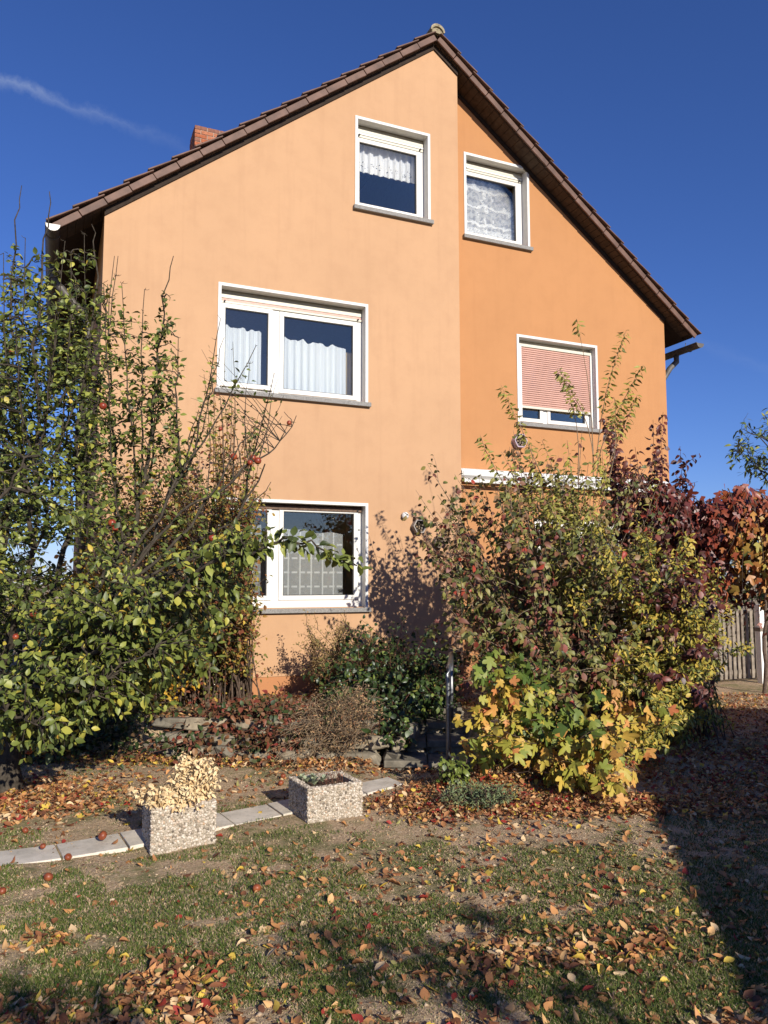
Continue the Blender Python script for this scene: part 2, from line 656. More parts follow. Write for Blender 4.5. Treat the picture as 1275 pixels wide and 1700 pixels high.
def side_wall(x0, x1, holes):
    zt0 = zroof(x0)
    zt1 = zroof(x1)
    m = MB()
    ys = [(REC if x0 < 1 else REC + 0.28), HY1]
    cuts = sorted(holes)
    y = ys[0]
    for (a, b, za, zb) in cuts:
        m.hexa([(x0, y, 0.0), (x1, y, 0.0), (x1, a, 0.0), (x0, a, 0.0), (x0, y, zt0), (x1, y, zt1), (x1, a, zt1), (x0, a, zt0)])
        m.box((x0, a, 0), (x1, b, za))
        m.hexa([(x0, a, zb), (x1, a, zb), (x1, b, zb), (x0, b, zb), (x0, a, zt0), (x1, a, zt1), (x1, b, zt1), (x0, b, zt0)])
        y = b
    b = ys[1]
    m.hexa([(x0, y, 0.0), (x1, y, 0.0), (x1, b, 0.0), (x0, b, 0.0), (x0, y, zt0), (x1, y, zt1), (x1, b, zt1), (x0, b, zt0)])
    return m.build('side_wall', M['wall'], house)


side_wall(HX0, HX0 + 0.28, [(2.6, 3.9, 4.1, 5.35)])
side_wall(HX1 - 0.28, HX1, [])
MB().prism([(HX0, HY1, 0), (HX1, HY1, 0), (HX1, HY1, zroof(HX1)), (APEX, HY1, LINE), (HX0, HY1, zroof(HX0))],
           (0, 0.28, 0)).build('back_wall', M['wall'], house)
rm = MB()
for z in (0.42, 3.1, 5.95):
    rm.box((HX0 + 0.29, REC + 0.3, z), (HX1 - 0.29, HY1 - 0.02, z + 0.16))
rm.box((4.82, REC + 0.3, 0.58), (4.94, HY1 - 0.02, 5.95))
rm.box((4.82, REC + 0.3, 6.12), (4.94, HY1 - 0.02, 9.2))
rm.box((HX0 + 0.29, 4.4, 0.58), (4.82, 4.5, 5.95))
rm.box((4.94, 4.4, 0.58), (HX1 - 0.29, 4.5, 5.95))
rm.box((1.5, 4.4, 6.12), (7.5, 4.5, 7.2))
rm.build('inner_wall', M['room'], house)

# side window of the shaded left wall
sw = MB().box((0.10, 2.6, 4.1), (0.16, 2.68, 5.35)).box((0.10, 3.82, 4.1), (0.16, 3.9, 5.35)).box((0.10, 2.68, 5.27), (0.16, 3.82, 5.35)) \
    .box((0.10, 2.68, 4.1), (0.16, 3.82, 4.18)).build('window', M['white'], house)
MB().box((0.12, 2.68, 4.18), (0.14, 3.82, 5.27)).build('pane', M['glass'], sw)
MB().box((-0.05, 2.55, 4.05), (0.1, 3.95, 4.1)).build('sill', M['sill'], sw)


# ---- windows of the front
def bars(m, x0, x1, z0, z1, w, y0, y1):
    """a rectangular frame of four butted bars; w = bar width or (l, r, b, t)"""
    l, r, b, t = w if isinstance(w, tuple) else (w,) * 4
    m.box((x0, y0, z0), (x0 + l, y1, z1))
    m.box((x1 - r, y0, z0), (x1, y1, z1))
    m.box((x0 + l, y0, z1 - t), (x1 - r, y1, z1))
    m.box((x0 + l, y0, z0), (x1 - r, y1, z0 + b))
    return m


def sash(win, x0, x1, z0, z1, y, bar=0.06):
    """one sash: frame bars, black gasket, pane; outer size given by the GLASS edges"""
    bars(MB(), x0 - bar, x1 + bar, z0 - bar, z1 + bar, bar, y - 0.012, y + 0.05).build('sash', M['white'], win, 0.004, seg=1)
    bars(MB(), x0 - 0.001, x1 + 0.001, z0 - 0.001, z1 + 0.001, 0.010, y + 0.004, y + 0.03).build('gasket', M['gasket'], win)
    MB().box((x0, y + 0.012, z0), (x1, y + 0.026, z1)).build('pane', M['glass'], win)


def window(k, label, frame_z0, glasses, rail=None, slot=True, fx=None):
    x, zt, w, h, y = WIN[k]
    x1, zb = x + w, zt - h
    s = SURR
    win = thing('window', None, None)
    win.parent = house
    win['label'] = label
    dep = 0.14
    bars(MB(), x, x1, zb, zt, (s, s, 0.001, s), y - 0.012, y + dep).build('surround', M['surround'], win, 0.003, seg=1)
    MB().box((x - 0.03, y - 0.06, zb - 0.055), (x1 + 0.03, y + 0.155, zb + 0.004)).build('sill', M['sill'], win, 0.004, seg=1)
    yf = y + dep
    fx0, fx1 = fx if fx else (x + s, x1 - s)
    zf = zt - s                                      # soffit of the reveal
    # outer frame: box above (shutter slot) + rails
    slot_z = rail[0] if rail else zf
    m = MB()
    gx0 = min(g[0] for g in glasses)
    gx1 = max(g[1] for g in glasses)
    gz0 = min(g[2] for g in glasses)
    gz1 = max(g[3] for g in glasses)
    m.box((fx0, yf, zb + 0.004), (gx0 - 0.062, yf + 0.06, slot_z))
    m.box((gx1 + 0.062, yf, zb + 0.004), (fx1, yf + 0.06, slot_z))
    m.box((gx0 - 0.062, yf, zb + 0.004), (gx1 + 0.062, yf + 0.06, gz0 - 0.062))
    m.box((gx0 - 0.062, yf, gz1 + 0.062), (gx1 + 0.062, yf + 0.06, slot_z))
    for a, b in zip(glasses[:-1], glasses[1:]):
        m.box((a[1] + 0.062, yf, gz0 - 0.062), (b[0] - 0.062, yf + 0.06, gz1 + 0.062))
    m.build('frame', M['white'], win)
    MB().box((fx0, yf + 0.012, slot_z), (fx1, yf + 0.10, zf)).build('shutter_slot', M['brownrail'] if k == 'd' else M['slot'], win)
    for g in glasses:
        sash(win, *g, yf - 0.004)
    return win, yf


def shutter_rail(win, x0, x1, zs, y, mats):
    """the end bar of the raised roller shutter: a few stacked strips with two stoppers"""
    for (z0, z1, p), mt in zip(zs, mats):
        MB().box((x0, y - p, z0), (x1, y + 0.02, z1)).build('shutter_rail', mt, win, 0.003, seg=1)
    for xx in (x0 + 0.06, x1 - 0.06):
        MB().tube([(xx, y - 0.05, zs[-1][0] + 0.02), (xx, y - 0.015, zs[-1][0] + 0.02)], 0.012, 8).build('shutter_stopper', M['gasket'], win)


wa, ya = window('a', 'small attic window with a short white valance', 0, [(3.415, 4.325, 7.02, 7.935)],
                rail=(8.13,), fx=(3.339, 4.447))
shutter_rail(wa, 3.345, 4.44, [(8.085, 8.13, 0.012), (8.045, 8.078, 0.02), (8.005, 8.04, 0.014)], ya, [M['cream'], M['white'], M['cream']])
wb, yb = window('b', 'small attic window with a patterned net curtain', 0, [(5.33, 6.24, 7.07, 7.995)],
                rail=(8.19,), fx=(5.255, 6.371))
shutter_rail(wb, 5.26, 6.365, [(8.145, 8.19, 0.012), (8.105, 8.138, 0.02), (8.068, 8.1, 0.014)], yb, [M['cream'], M['white'], M['cream']])
wc, yc = window('c', 'wide upper window with pleated sheer curtains', 0, [(1.53, 2.11, 4.215, 5.205), (2.325, 3.325, 4.195, 5.195)],
                rail=(5.385,), fx=(1.448, 3.458))
shutter_rail(wc, 1.455, 3.45, [(5.335, 5.385, 0.012), (5.295, 5.33, 0.004), (5.265, 5.292, 0.022)], yc, [M['cream'], M['pinkline'], M['cream']])
wd, yd = window('d', 'wide ground floor window with a chequered sheer curtain', 0, [(1.53, 2.13, 1.435, 2.545), (2.35, 3.345, 1.435, 2.545)],
                rail=(2.62,), fx=(1.451, 3.461))
shutter_rail(wd, 1.458, 3.452, [(2.565, 2.618, 0.03)], yd, [M['brownrail']])
we, ye = window('e', 'upper right window behind a lowered pink roller shutter', 0, [(6.30, 6.63, 4.195, 5.1), (6.83, 7.51, 4.195, 5.1)],
                rail=(5.38,), fx=(6.165, 7.645))
# lowered shutter: ridged curtain of slats
sh = MB()
nsl = 28
z_bot, z_top = 4.385, 5.33
for i in range(nsl):
    z0 = z_bot + (z_top - z_bot) * i / nsl
    z1 = z_bot + (z_top - z_bot) * (i + 1) / nsl
    zm = (z0 + z1) / 2
    pts = [(6.27, ye - 0.03, z0 + 0.003), (6.27, ye - 0.038, z0 + 0.006), (6.27, ye - 0.042, zm), (6.27, ye - 0.038, z1 - 0.005), (6.27, ye - 0.03, z1 - 0.001)]
    sh.prism(pts, (1.335, 0, 0))
so = sh.build('shutter_slats', M['pink'], we)
so['kind'] = 'stuff'
MB().box((6.265, ye - 0.055, 4.345), (7.61, ye - 0.028, 4.383)).build('shutter_rail', M['cream'], we, 0.003, seg=1)
MB().box((6.2, ye - 0.06, 4.13), (6.268, ye - 0.014, 5.34)).build('guide_rail', M['white'], we)
MB().box((7.607, ye - 0.06, 4.13), (7.64, ye - 0.014, 5.34)).build('guide_rail', M['white'], we)
MB().box((6.2, ye - 0.055, 5.335), (7.64, ye - 0.014, 5.38)).build('shutter_rail', M['cream'], we)

# patio door behind the big bush, beneath the awning
pdoor = thing('patio_door', None, None)
pdoor.parent = house
bars(MB(), 6.4, 8.2, 0.45, 2.6, 0.07, REC + 0.06, REC + 0.14).build('frame', M['white'], pdoor)
for (a, b) in ((6.54, 7.23), (7.37, 8.06)):
    sash(pdoor, a, b, 0.6, 2.46, REC + 0.06)
MB().box((7.29, REC + 0.065, 0.52), (7.31, REC + 0.13, 2.53)).build('mullion', M['white'], pdoor)


# ---- curtains (things of their own hanging behind the panes)
def curtain_mat(name, base, kind):
    t = NT(name)
    uv = t.n('ShaderNodeUVMap').outputs['UV']
    sep = t.n('ShaderNodeSeparateXYZ')
    t.l(uv, sep.inputs[0])
    u, v = sep.outputs[0], sep.outputs[1]
    wv = lambda x, per, thr: t.math('LESS_THAN', t.math('FRACT', t.math('DIVIDE', x, per)), thr)
    alpha = None
    col = base
    if kind == 'stripe':
        alpha = t.math('ADD', t.math('MULTIPLY', wv(u, 0.11, 0.45), 0.08), 0.88)
    elif kind == 'check':
        a = t.math('MAXIMUM', wv(u, 0.16, 0.12), t.math('MULTIPLY', wv(v, 0.19, 0.13), wv(u, 0.107, 0.72)))
        alpha = t.math('ADD', t.math('MULTIPLY', a, 0.34), 0.42)
    elif kind == 'eyelet':
        mp = t.n('ShaderNodeMapping')
        mp.inputs['Scale'].default_value = (30, 30, 30)
        t.l(uv, mp.inputs['Vector'])
        vo = t.n('ShaderNodeTexVoronoi', Scale=1.0, Randomness=0.55)
        t.l(mp.outputs['Vector'], vo.inputs['Vector'])
        hole_ = t.math('LESS_THAN', vo.outputs['Distance'], 0.30)
        band = t.math('MULTIPLY', t.math('GREATER_THAN', v, 0.055), t.math('LESS_THAN', v, 0.16))
        alpha = t.math('SUBTRACT', 0.94, t.math('MULTIPLY', t.math('MULTIPLY', hole_, band), 0.8))
    elif kind == 'lace':
        # rows of round tree tops on stems, ground lines, rows of little tufts: generic woven motif
        mp = t.n('ShaderNodeMapping')
        mp.inputs['Scale'].default_value = (9, 6.2, 1)
        t.l(uv, mp.inputs['Vector'])
        vo = t.n('ShaderNodeTexVoronoi', Scale=1.0, Randomness=0.75)
        t.l(mp.outputs['Vector'], vo.inputs['Vector'])
        blob = t.math('LESS_THAN', vo.outputs['Distance'], 0.38)
        nz = t.noise(16, 3, 0.6, vec=uv)
        nz2 = t.noise(5, 2, 0.5, vec=uv)
        line = t.math('LESS_THAN', t.math('ABSOLUTE', t.math('SUBTRACT', t.math('FRACT', t.math('ADD', t.math('DIVIDE', v, 0.29), t.math('MULTIPLY', nz2, 0.6))), 0.5)), 0.06)
        patch = t.math('GREATER_THAN', nz, 0.47)
        low = t.math('MULTIPLY', t.math('LESS_THAN', v, 0.27), t.math('GREATER_THAN', t.noise(42, 3, 0.6, vec=uv), 0.47))
        a = t.math('MAXIMUM', t.math('MAXIMUM', t.math('MULTIPLY', blob, patch), line), t.math('MAXIMUM', low, t.math('MULTIPLY', patch, 0.4)))
        alpha = t.math('ADD', t.math('MULTIPLY', a, 0.55), 0.42)
    d = t.n('ShaderNodeBsdfDiffuse')
    d.inputs['Color'].default_value = (*col, 1)
    tl = t.n('ShaderNodeBsdfTranslucent')
    tl.inputs['Color'].default_value = (*col, 1)
    mx = t.n('ShaderNodeMixShader')
    mx.inputs['Fac'].default_value = 0.12
    t.l(d.outputs[0], mx.inputs[1])
    t.l(tl.outputs[0], mx.inputs[2])
    if alpha is None:
        return t.done(mx)
    tr = t.n('ShaderNodeBsdfTransparent')
    m2 = t.n('ShaderNodeMixShader')
    t.l(alpha, m2.inputs['Fac'])
    t.l(tr.outputs[0], m2.inputs[1])
    t.l(mx.outputs[0], m2.inputs[2])
    return t.done(m2)


def curtain(label, x0, x1, z0, z1, y, mat, folds=8, amp=0.025, topwave=0.02, botwave=0.0, slope=0.0, seed=0):
    nu, nv = max(40, folds * 12), 14
    rg = np.random.default_rng(seed)
    u = np.linspace(0, 1, nu)
    ph = rg.random(4) * 6.28
    w = np.sin(u * folds * 6.283 + ph[0] + 1.2 * np.sin(u * 9 + ph[1])) + 0.4 * np.sin(u * folds * 15 + ph[2])
    tw = np.sin(u * folds * 3.1 + ph[1]) * 0.6 + 0.5 * np.sin(u * folds * 5.3 + ph[3])
    V, UVs = [], []
    for j in range(nv):
        v = j / (nv - 1)
        zz0 = z0 + botwave * w * 0.5
        zz1 = z1 + topwave * tw + slope * (u - 0.5)
        Z = zz0 + (zz1 - zz0) * v
        V.append(np.stack([x0 + (x1 - x0) * u, y + amp * w * (0.5 + 0.5 * (1 - v)), Z], -1))
        UVs.append(np.stack([u * (x1 - x0), Z - z0], -1))
    V, UVs = np.concatenate(V), np.concatenate(UVs)
    i = np.arange(nv - 1)[:, None] * nu + np.arange(nu - 1)[None, :]
    F = np.stack([i, i + 1, i + 1 + nu, i + nu], -1).reshape(-1, 4)
    o = link('curtain', mesh_np('curtain', V, F, mat, smooth=True, uv=UVs))
    return tag(o, label, 'curtain')


cw = (0.70, 0.75, 0.80)
c_st = curtain_mat('sheer_striped', cw, 'stripe')
c_ck = curtain_mat('sheer_checked', (0.62, 0.64, 0.65), 'check')
curtain('short white valance with a band of eyelet holes in the left attic window', 3.40, 4.36, 7.57, 8.0, 0.27,
        curtain_mat('eyelet_valance', (0.86, 0.87, 0.88), 'eyelet'), 8, 0.03, 0, 0.05, 0, 1)
curtain('patterned white net curtain filling the right attic window', 5.26, 6.30, 6.95, 8.02, REC + 0.25,
        curtain_mat('lace_net', (0.88, 0.90, 0.92), 'lace'), 6, 0.015, 0.004, 0.01, 0, 2)
curtain('pleated white sheer curtain behind the narrow sash of the upper window', 1.40, 2.05, 4.1, 5.0, 0.28, c_st, 7, 0.022, 0.02, 0, -0.03, 3)
curtain('pleated white sheer curtain behind the wide sash of the upper window', 2.2, 3.27, 4.1, 4.93, 0.28, c_st, 9, 0.022, 0.025, 0, -0.04, 4)
curtain('narrow beige side curtain at the right of the upper window', 3.285, 3.37, 4.1, 4.86, 0.31, curtain_mat('beige_cloth', (0.66, 0.55, 0.33), 'none'), 3, 0.015, 0.01, 0, 0, 5)
curtain('grey sheer curtain gathered behind the narrow ground floor sash', 1.5, 2.09, 1.35, 2.36, 0.28, c_ck, 6, 0.03, 0.01, 0, 0, 6)
curtain('chequered sheer curtain behind the wide ground floor pane', 2.3, 3.24, 1.35, 2.30, 0.29, c_ck, 3, 0.008, 0.015, 0, -0.06, 7)

# reed diffuser on the inner sill
MB().box((1.5, REC + 0.005, 1.36), (3.4, REC + 0.2, 1.40)).build('inner_sill', M['surround'], house)
rd = thing('reed_diffuser', 'small dark bottle with reeds standing inside the ground floor window', 'reed diffuser', (3.06, 0.33, 1.40))
MB().tube([(0, 0, 0), (0, 0, 0.11), (0, 0, 0.13), (0, 0, 0.14)], [0.028, 0.028, 0.014, 0.014], 10).build('bottle', M['gasket'], rd)
for k in range(6):
    a = k * 1.05
    MB().tube([(0, 0, 0.1), (0.055 * math.cos(a), 0.02 * math.sin(a), 0.37)], 0.0028, 5).build('reed', M['tantwig'], rd)


# ---- roof
roof = thing('roof', None, None)
roof.parent = house
VY = -0.13                                        # front plane of the verge tiles at the ridge
ca, sa = 1 / math.hypot(1, SL), SL / math.hypot(1, SL)
HALF = (APEX + 0.54) / ca                          # slope length to the left eave
HALF_R = (9.62 - APEX) / ca
SKEW = 0.20                                       # the right verge draws back this far towards the eave


def slope_pt(side, s, n, y):
    """s metres down the slope from the ridge, n metres square to it"""
    if side > 0 and y < 0.2:
        y += SKEW * s / HALF_R
    return (APEX + side * (s * ca + n * sa), y, LINE - s * sa + n * ca)


def slope_box(m, side, s0, s1, n0, n1, y0, y1, n0b=None, n1b=None):
    n0b = n0 if n0b is None else n0b
    n1b = n1 if n1b is None else n1b
    m.hexa([slope_pt(side, s0, n0, y0), slope_pt(side, s1, n0b, y0), slope_pt(side, s1, n0b, y1), slope_pt(side, s0, n0, y1),
            slope_pt(side, s0, n1, y0), slope_pt(side, s1, n1b, y0), slope_pt(side, s1, n1b, y1), slope_pt(side, s0, n1, y1)])
    return m


tiles_m = []
for side, half in ((-1, HALF), (1, HALF_R)):
    pitch = half / 18
    for i in range(18):
        s0, s1 = i * pitch, (i + 1) * pitch
        m = MB()
        jit = random.uniform(-0.004, 0.004)
        # hanging flange, wedge shaped: its lower end stands a little proud
        slope_box(m, side, s0 + 0.004, s1 - 0.005, -0.004, 0.084, VY + jit, VY + 0.03 + jit, 0.004, 0.084)
        # top plate with a lip over the flange
        slope_box(m, side, s0 - 0.02, s1 + 0.035, 0.088, 0.104, VY - 0.045 + jit, 0.19, 0.126, 0.146)
        m.build('verge_tile', M['tile'], roof, 0.004, seg=1)
    slope_box(MB(), side, 0.0, half - 0.04, 0.0, 0.085, VY + 0.036, VY + 0.06).build('gap_backing', M['trim'], roof)  # dark strip added so the gaps under the tile lips read as shade
    # the rest of the roof: sheathing and lapped courses
    slope_box(MB(), side, 0.0, half - 0.06, 0.052, 0.09, 0.20, HY1 + 0.3).build('sheathing', M['trim'], roof)
    m = MB()
    for i in range(18):
        s0, s1 = i * pitch, (i + 1) * pitch
        slope_box(m, side, s0 - 0.02, s1 + 0.03, 0.092, 0.112, 0.2, HY1 + 0.32, 0.122, 0.148)
    o = m.build('tile_courses', M['tile'], roof)
    o['kind'] = 'stuff'
    # soffit boards of the verge overhang, each board runs square to the verge
    bw = 0.118
    nb = int((half - 0.02) / bw)
    for i in range(nb):
        slope_box(MB(), side, i * bw + 0.004, (i + 1) * bw - 0.004, 0.0, 0.018, VY + 0.064, REC + 0.02).build('soffit_board', M['soffit'], roof)
    slope_box(MB(), side, 0, half - 0.02, 0.019, 0.05, VY + 0.064, REC + 0.3).build('soffit_backing', M['trim'], roof)
    # eave soffit along the side
    wallx = (APEX - HX0) / ca if side < 0 else (HX1 - APEX) / ca
    slope_box(MB(), side, wallx, half - 0.03, 0.0, 0.05, REC + 0.022, HY1).build('eave_soffit', M['trim'], roof)

# dark strip along the wall under the soffit
def trim(x0, x1, y):
    m = MB()
    for a, b in ((x0, min(x1, APEX)), (max(x0, APEX), x1)):
        if b - a < 0.05:
            continue
        t0, t1 = zroof(a) - 0.004, zroof(b) - 0.004
        m.hexa([(a, y - 0.024, t0 - 0.078), (b, y - 0.024, t1 - 0.078), (b, y - 0.002, t1 - 0.078), (a, y - 0.002, t0 - 0.078),
                (a, y - 0.024, t0), (b, y - 0.024, t1), (b, y - 0.002, t1), (a, y - 0.002, t0)])
    m.build('verge_strip', M['trim'], house)


trim(HX0, STEP, 0.0)
trim(STEP + 0.002, HX1, REC)

# ridge tiles
for k in range(22):
    y0 = VY - 0.03 + k * 0.40
    prof, inner = [], []
    r = 0.105
    m = MB()
    P, Q = [], []
    for i in range(9):
        a = math.pi * (i / 8)
        P.append((APEX + r * math.cos(a) * 1.12, y0, LINE + 0.125 + r * math.sin(a) * 1.0))
    for i in range(8, -1, -1):
        a = math.pi * (i / 8)
        P.append((APEX + (r - 0.022) * math.cos(a) * 1.12, y0, LINE + 0.105 + (r - 0.022) * math.sin(a)))
    m.prism(P, (0, 0.42, 0))
    m.build('ridge_tile', M['ridge'] if k == 0 else M['tile'], roof)
cap = MB()
cap.prism([(APEX + 0.095 * math.cos(math.pi * i / 8), VY - 0.005, LINE + 0.10 + 0.085 * math.sin(math.pi * i / 8)) for i in range(9)],
          (0, 0.05, 0)).build('ridge_mortar', M['ridge'], roof)

# gutters and downpipes
def gutter(x, z, y0, y1, cap_mat):
    g = MB()
    r = 0.078
    P = [(x + r * math.cos(math.pi + math.pi * i / 10), y0, z + r * math.sin(math.pi + math.pi * i / 10)) for i in range(11)]
    P += [(x + (r - 0.006) * math.cos(2 * math.pi - math.pi * i / 10), y0, z + (r - 0.006) * math.sin(2 * math.pi - math.pi * i / 10)) for i in range(11)]
    o = g.prism(P, (0, y1 - y0, 0)).build('gutter', M['zinc'], house)
    MB().prism([(x + (r + 0.003) * math.cos(math.pi + math.pi * i / 10), y0 - 0.006, z + (r + 0.003) * math.sin(math.pi + math.pi * i / 10)) for i in range(11)],
               (0, 0.005, 0)).build('end_cap', cap_mat, o)
    MB().tube([(x - r, y0, z + 0.004), (x - r, y1, z + 0.004)], 0.01, 6).build('bead', M['zinc'], o)
    yy = y0 + 0.25
    while yy < y1:
        bk = [(x + (r + 0.006) * math.cos(math.pi + math.pi * i / 10), yy, z + (r + 0.006) * math.sin(math.pi + math.pi * i / 10)) for i in range(11)]
        sgn = 1 if x < APEX else -1
        if sgn < 0:
            bk = bk[::-1]
        bk.append((x + sgn * r, yy, z + 0.07))
        MB().tube(bk, 0.006, 5).build('bracket', M['zinc'], o)
        yy += 0.75
    return o


gutter(-0.575, 5.83, VY - 0.0, HY1, M['zinclit'])
gutter(9.72, 5.72, 0.06, HY1, M['zinc'])
MB().tube([(-0.575, 0.95, 5.75), (-0.575, 0.95, 5.62), (-0.50, 0.95, 5.50), (-0.16, 0.95, 5.12), (-0.10, 0.95, 5.0), (-0.10, 0.95, 0.2)],
          0.05, 10).build('downpipe', M['zinc'], house, smooth=True)
MB().tube([(9.72, 0.62, 5.65), (9.72, 0.62, 5.54), (9.56, 0.62, 5.40), (9.32, 0.62, 5.08), (9.24, 0.62, 4.95), (9.24, 0.62, 0.2)],
          0.05, 10).build('downpipe', M['zinc'], house, smooth=True)

# chimney of separate bricks
BR = brick_mats()
CHX0, CHX1, CHY0, CHY1, CHT = 1.77, 2.49, 4.5, 5.1, 10.29
chim = MB().box((CHX0 + 0.012, CHY0 + 0.012, 7.0), (CHX1 - 0.012, CHY1 - 0.012, CHT - 0.004)).build('chimney', M['mortar'], house)
MB().box((CHX0 + 0.12, CHY0 + 0.12, CHT - 0.003), (CHX1 - 0.12, CHY1 - 0.12, CHT + 0.003)).build('flue', M['gasket'], chim)
bl, bh, mj = 0.24, 0.071, 0.011
for c in range(16):
    zt = CHT - c * (bh + mj)
    off = -0.12 if c % 2 else 0.0
    for face in ('front', 'left'):
        a0, a1 = (CHX0, CHX1) if face == 'front' else (CHY0 + 0.115, CHY1)
        p = a0 + off
        while p < a1 - 0.02:
            q0, q1 = max(p, a0), min(p + bl - mj, a1)
            if q1 - q0 > 0.04:
                j = random.uniform(-0.004, 0.004)
                m = MB()
                if face == 'front':
                    m.box((q0, CHY0 + j, zt - bh), (q1, CHY0 + 0.10, zt))
                else:
                    m.box((CHX0 + j, q0, zt - bh), (CHX0 + 0.10, q1, zt))
                m.build('brick', random.choice(BR), chim, 0.004, seg=1)
            p += bl

# ---- awning cassette
aw = thing('awning', 'closed white awning cassette fixed along the wall above the terrace', 'awning', (0, 0, 0))
P = [(5.03, 0.283, 3.12), (5.03, 0.12, 3.13), (5.03, 0.07, 3.17), (5.03, 0.06, 3.22), (5.03, 0.09, 3.265), (5.03, 0.16, 3.285), (5.03, 0.283, 3.28)]
MB().prism(P, (3.9, 0, 0)).build('cassette', M['surround'], aw, smooth=False)
MB().prism([(p[0] - 0.02, p[1] + (0.005 if p[1] < 0.2 else 0), p[2]) for p in P], (0.018, 0, 0)).build('end_plate', M['white'], aw)
MB().prism([(p[0] + 3.902, p[1], p[2]) for p in P], (0.018, 0, 0)).build('end_plate', M['white'], aw)
MB().box((5.06, 0.085, 3.07), (8.91, 0.115, 3.124)).build('front_bar', M['white'], aw, 0.006, seg=1)
for xx in (5.5, 7.0, 8.6):
    MB().box((xx, 0.2, 3.08), (xx + 0.08, 0.284, 3.118)).build('bracket', M['zinc'], aw)


# ---- small ornaments on the wall
def hexbox(name, label, c, r, depth, y, mat, holes=True):
    t = thing(name, label, 'insect house', (c[0], y, c[1]))
    m = MB()
    for k in range(6):
        a0, a1 = math.pi / 3 * k, math.pi / 3 * (k + 1)
        q = [(r * math.cos(a0), 0, r * math.sin(a0)), (r * math.cos(a1), 0, r * math.sin(a1)),
             (0.84 * r * math.cos(a1), 0, 0.84 * r * math.sin(a1)), (0.84 * r * math.cos(a0), 0, 0.84 * r * math.sin(a0))]
        m.prism(q, (0, -depth, 0))
    m.build('hexagonal_frame', mat, t)
    MB().prism([(0.84 * r * math.cos(math.pi / 3 * k), -0.004, 0.84 * r * math.sin(math.pi / 3 * k)) for k in range(6)], (0, -0.012, 0)).build('back_plate', M['darkwood'], t)
    rg = random.Random(3)
    for k in range(11):
        a, q = k * 2.4, r * 0.19 * math.sqrt(k)
        x, z = q * math.cos(a), q * math.sin(a)
        MB().tube([(x, -0.012, z), (x, -depth * rg.uniform(0.6, 0.9), z)], rg.uniform(0.10, 0.14) * r, 7).build('hollow_stalk', rg.choice([M['greywood'], M['tantwig'], M['darkwood']]), t)
    return t


hexbox('insect_house', 'hexagonal insect house hung on the bare orange wall left of the bush', (4.245, 2.385), 0.105, 0.10, -0.004, mat_simple('silvered_wood', (0.30, 0.27, 0.24), 0.8, var=0.3))
hexbox('insect_house', 'hexagonal insect house half hidden behind a green bush leaf', (4.56, 2.17), 0.09, 0.09, -0.004, M['greywood'])
hexbox('insect_house', 'pale lilac hexagonal box below the shuttered window', (6.12, 3.78), 0.12, 0.09, REC - 0.004,
       mat_simple('faded_lilac_wood', (0.42, 0.34, 0.40), 0.8))
sn = thing('wall_ornament', 'small white round ornament fixed to the bare wall', 'ornament', (4.045, -0.002, 2.53))
MB().tube([(0, 0, 0), (0, -0.02, 0), (0, -0.05, 0), (0, -0.07, 0)], [0.03, 0.052, 0.05, 0.022], 12).build('shell', M['surround'], sn, smooth=True)
MB().tube([(0.012, -0.07, 0.012), (0.012, -0.075, 0.012)], 0.012, 8).build('opening', M['gasket'], sn)
MB().tube([(-0.05, -0.004, -0.03), (-0.02, -0.03, -0.05)], 0.012, 6).build('foot', M['darkwood'], sn)


# ------------------------------------------------------------------ plants: leaf shapes
def leaf_ovate(wid=0.55, tip=1.0, fold=0.25, curl=0.2, twist=0.0, bend=0.0):
    """unit leaf: stalk at the origin, tip at +X, normal +Z; folded along the midrib and curled"""
    xs = np.array([0.0, 0.18, 0.42, 0.70, 1.0])
    ws = np.array([0.0, 0.62, 1.0, 0.72, 0.0]) * wid * 0.5
    ws[3] *= tip
    zc = -curl * xs ** 2
    V = [(0, 0, 0)]
    for x, w, z in zip(xs[1:4], ws[1:4], zc[1:4]):
        V += [(x, -w, z + fold * w), (x, 0, z), (x, w, z + fold * w)]
    V.append((1.0, 0, zc[4]))
    V = [(x, y + bend * x * x, z + twist * x * y) for x, y, z in V]
    F = [(0, 1, 2), (0, 2, 3)]
    for a in (1, 4):
        F += [(a, a + 3, a + 4), (a, a + 4, a + 1), (a + 1, a + 4, a + 5), (a + 1, a + 5, a + 2)]
    F += [(7, 10, 8), (8, 10, 9)]
    return np.array(V, float), np.array(F)


def leaf_lobed(lobes, fold=0.15, curl=0.25):
    """fan of lobes: list of (angle in degrees, length); notches lie between"""
    pts = [(0.0, 0.0)]
    ang = [math.radians(a) for a, _ in lobes]
    for i, (a, r) in enumerate(lobes):
        t = math.radians(a)
        # two shoulders and the tip of the lobe
        for da, k in ((-20, 0.74), (-6, 0.95), (6, 1.0), (20, 0.76)):
            q = t + math.radians(da)
            pts.append((0.30 + r * k * math.cos(q), r * k * math.sin(q)))
        if i + 1 < len(lobes):
            q = (ang[i] + ang[i + 1]) / 2
            rr = min(r, lobes[i + 1][1]) * 0.56
            pts.append((0.30 + rr * math.cos(q), rr * math.sin(q)))
    P = np.array(pts)
    z = fold * np.abs(P[:, 1]) - curl * (P[:, 0] ** 2) - 0.35 * np.abs(P[:, 1]) ** 2
    V = np.concatenate([np.column_stack([P, z]), [[0.30, 0, -curl * 0.09]]])
    n = len(P)
    F = [(n, i, i + 1) for i in range(0, n - 1)] + [(n, n - 1, 0)]
    return V, np.array(F)


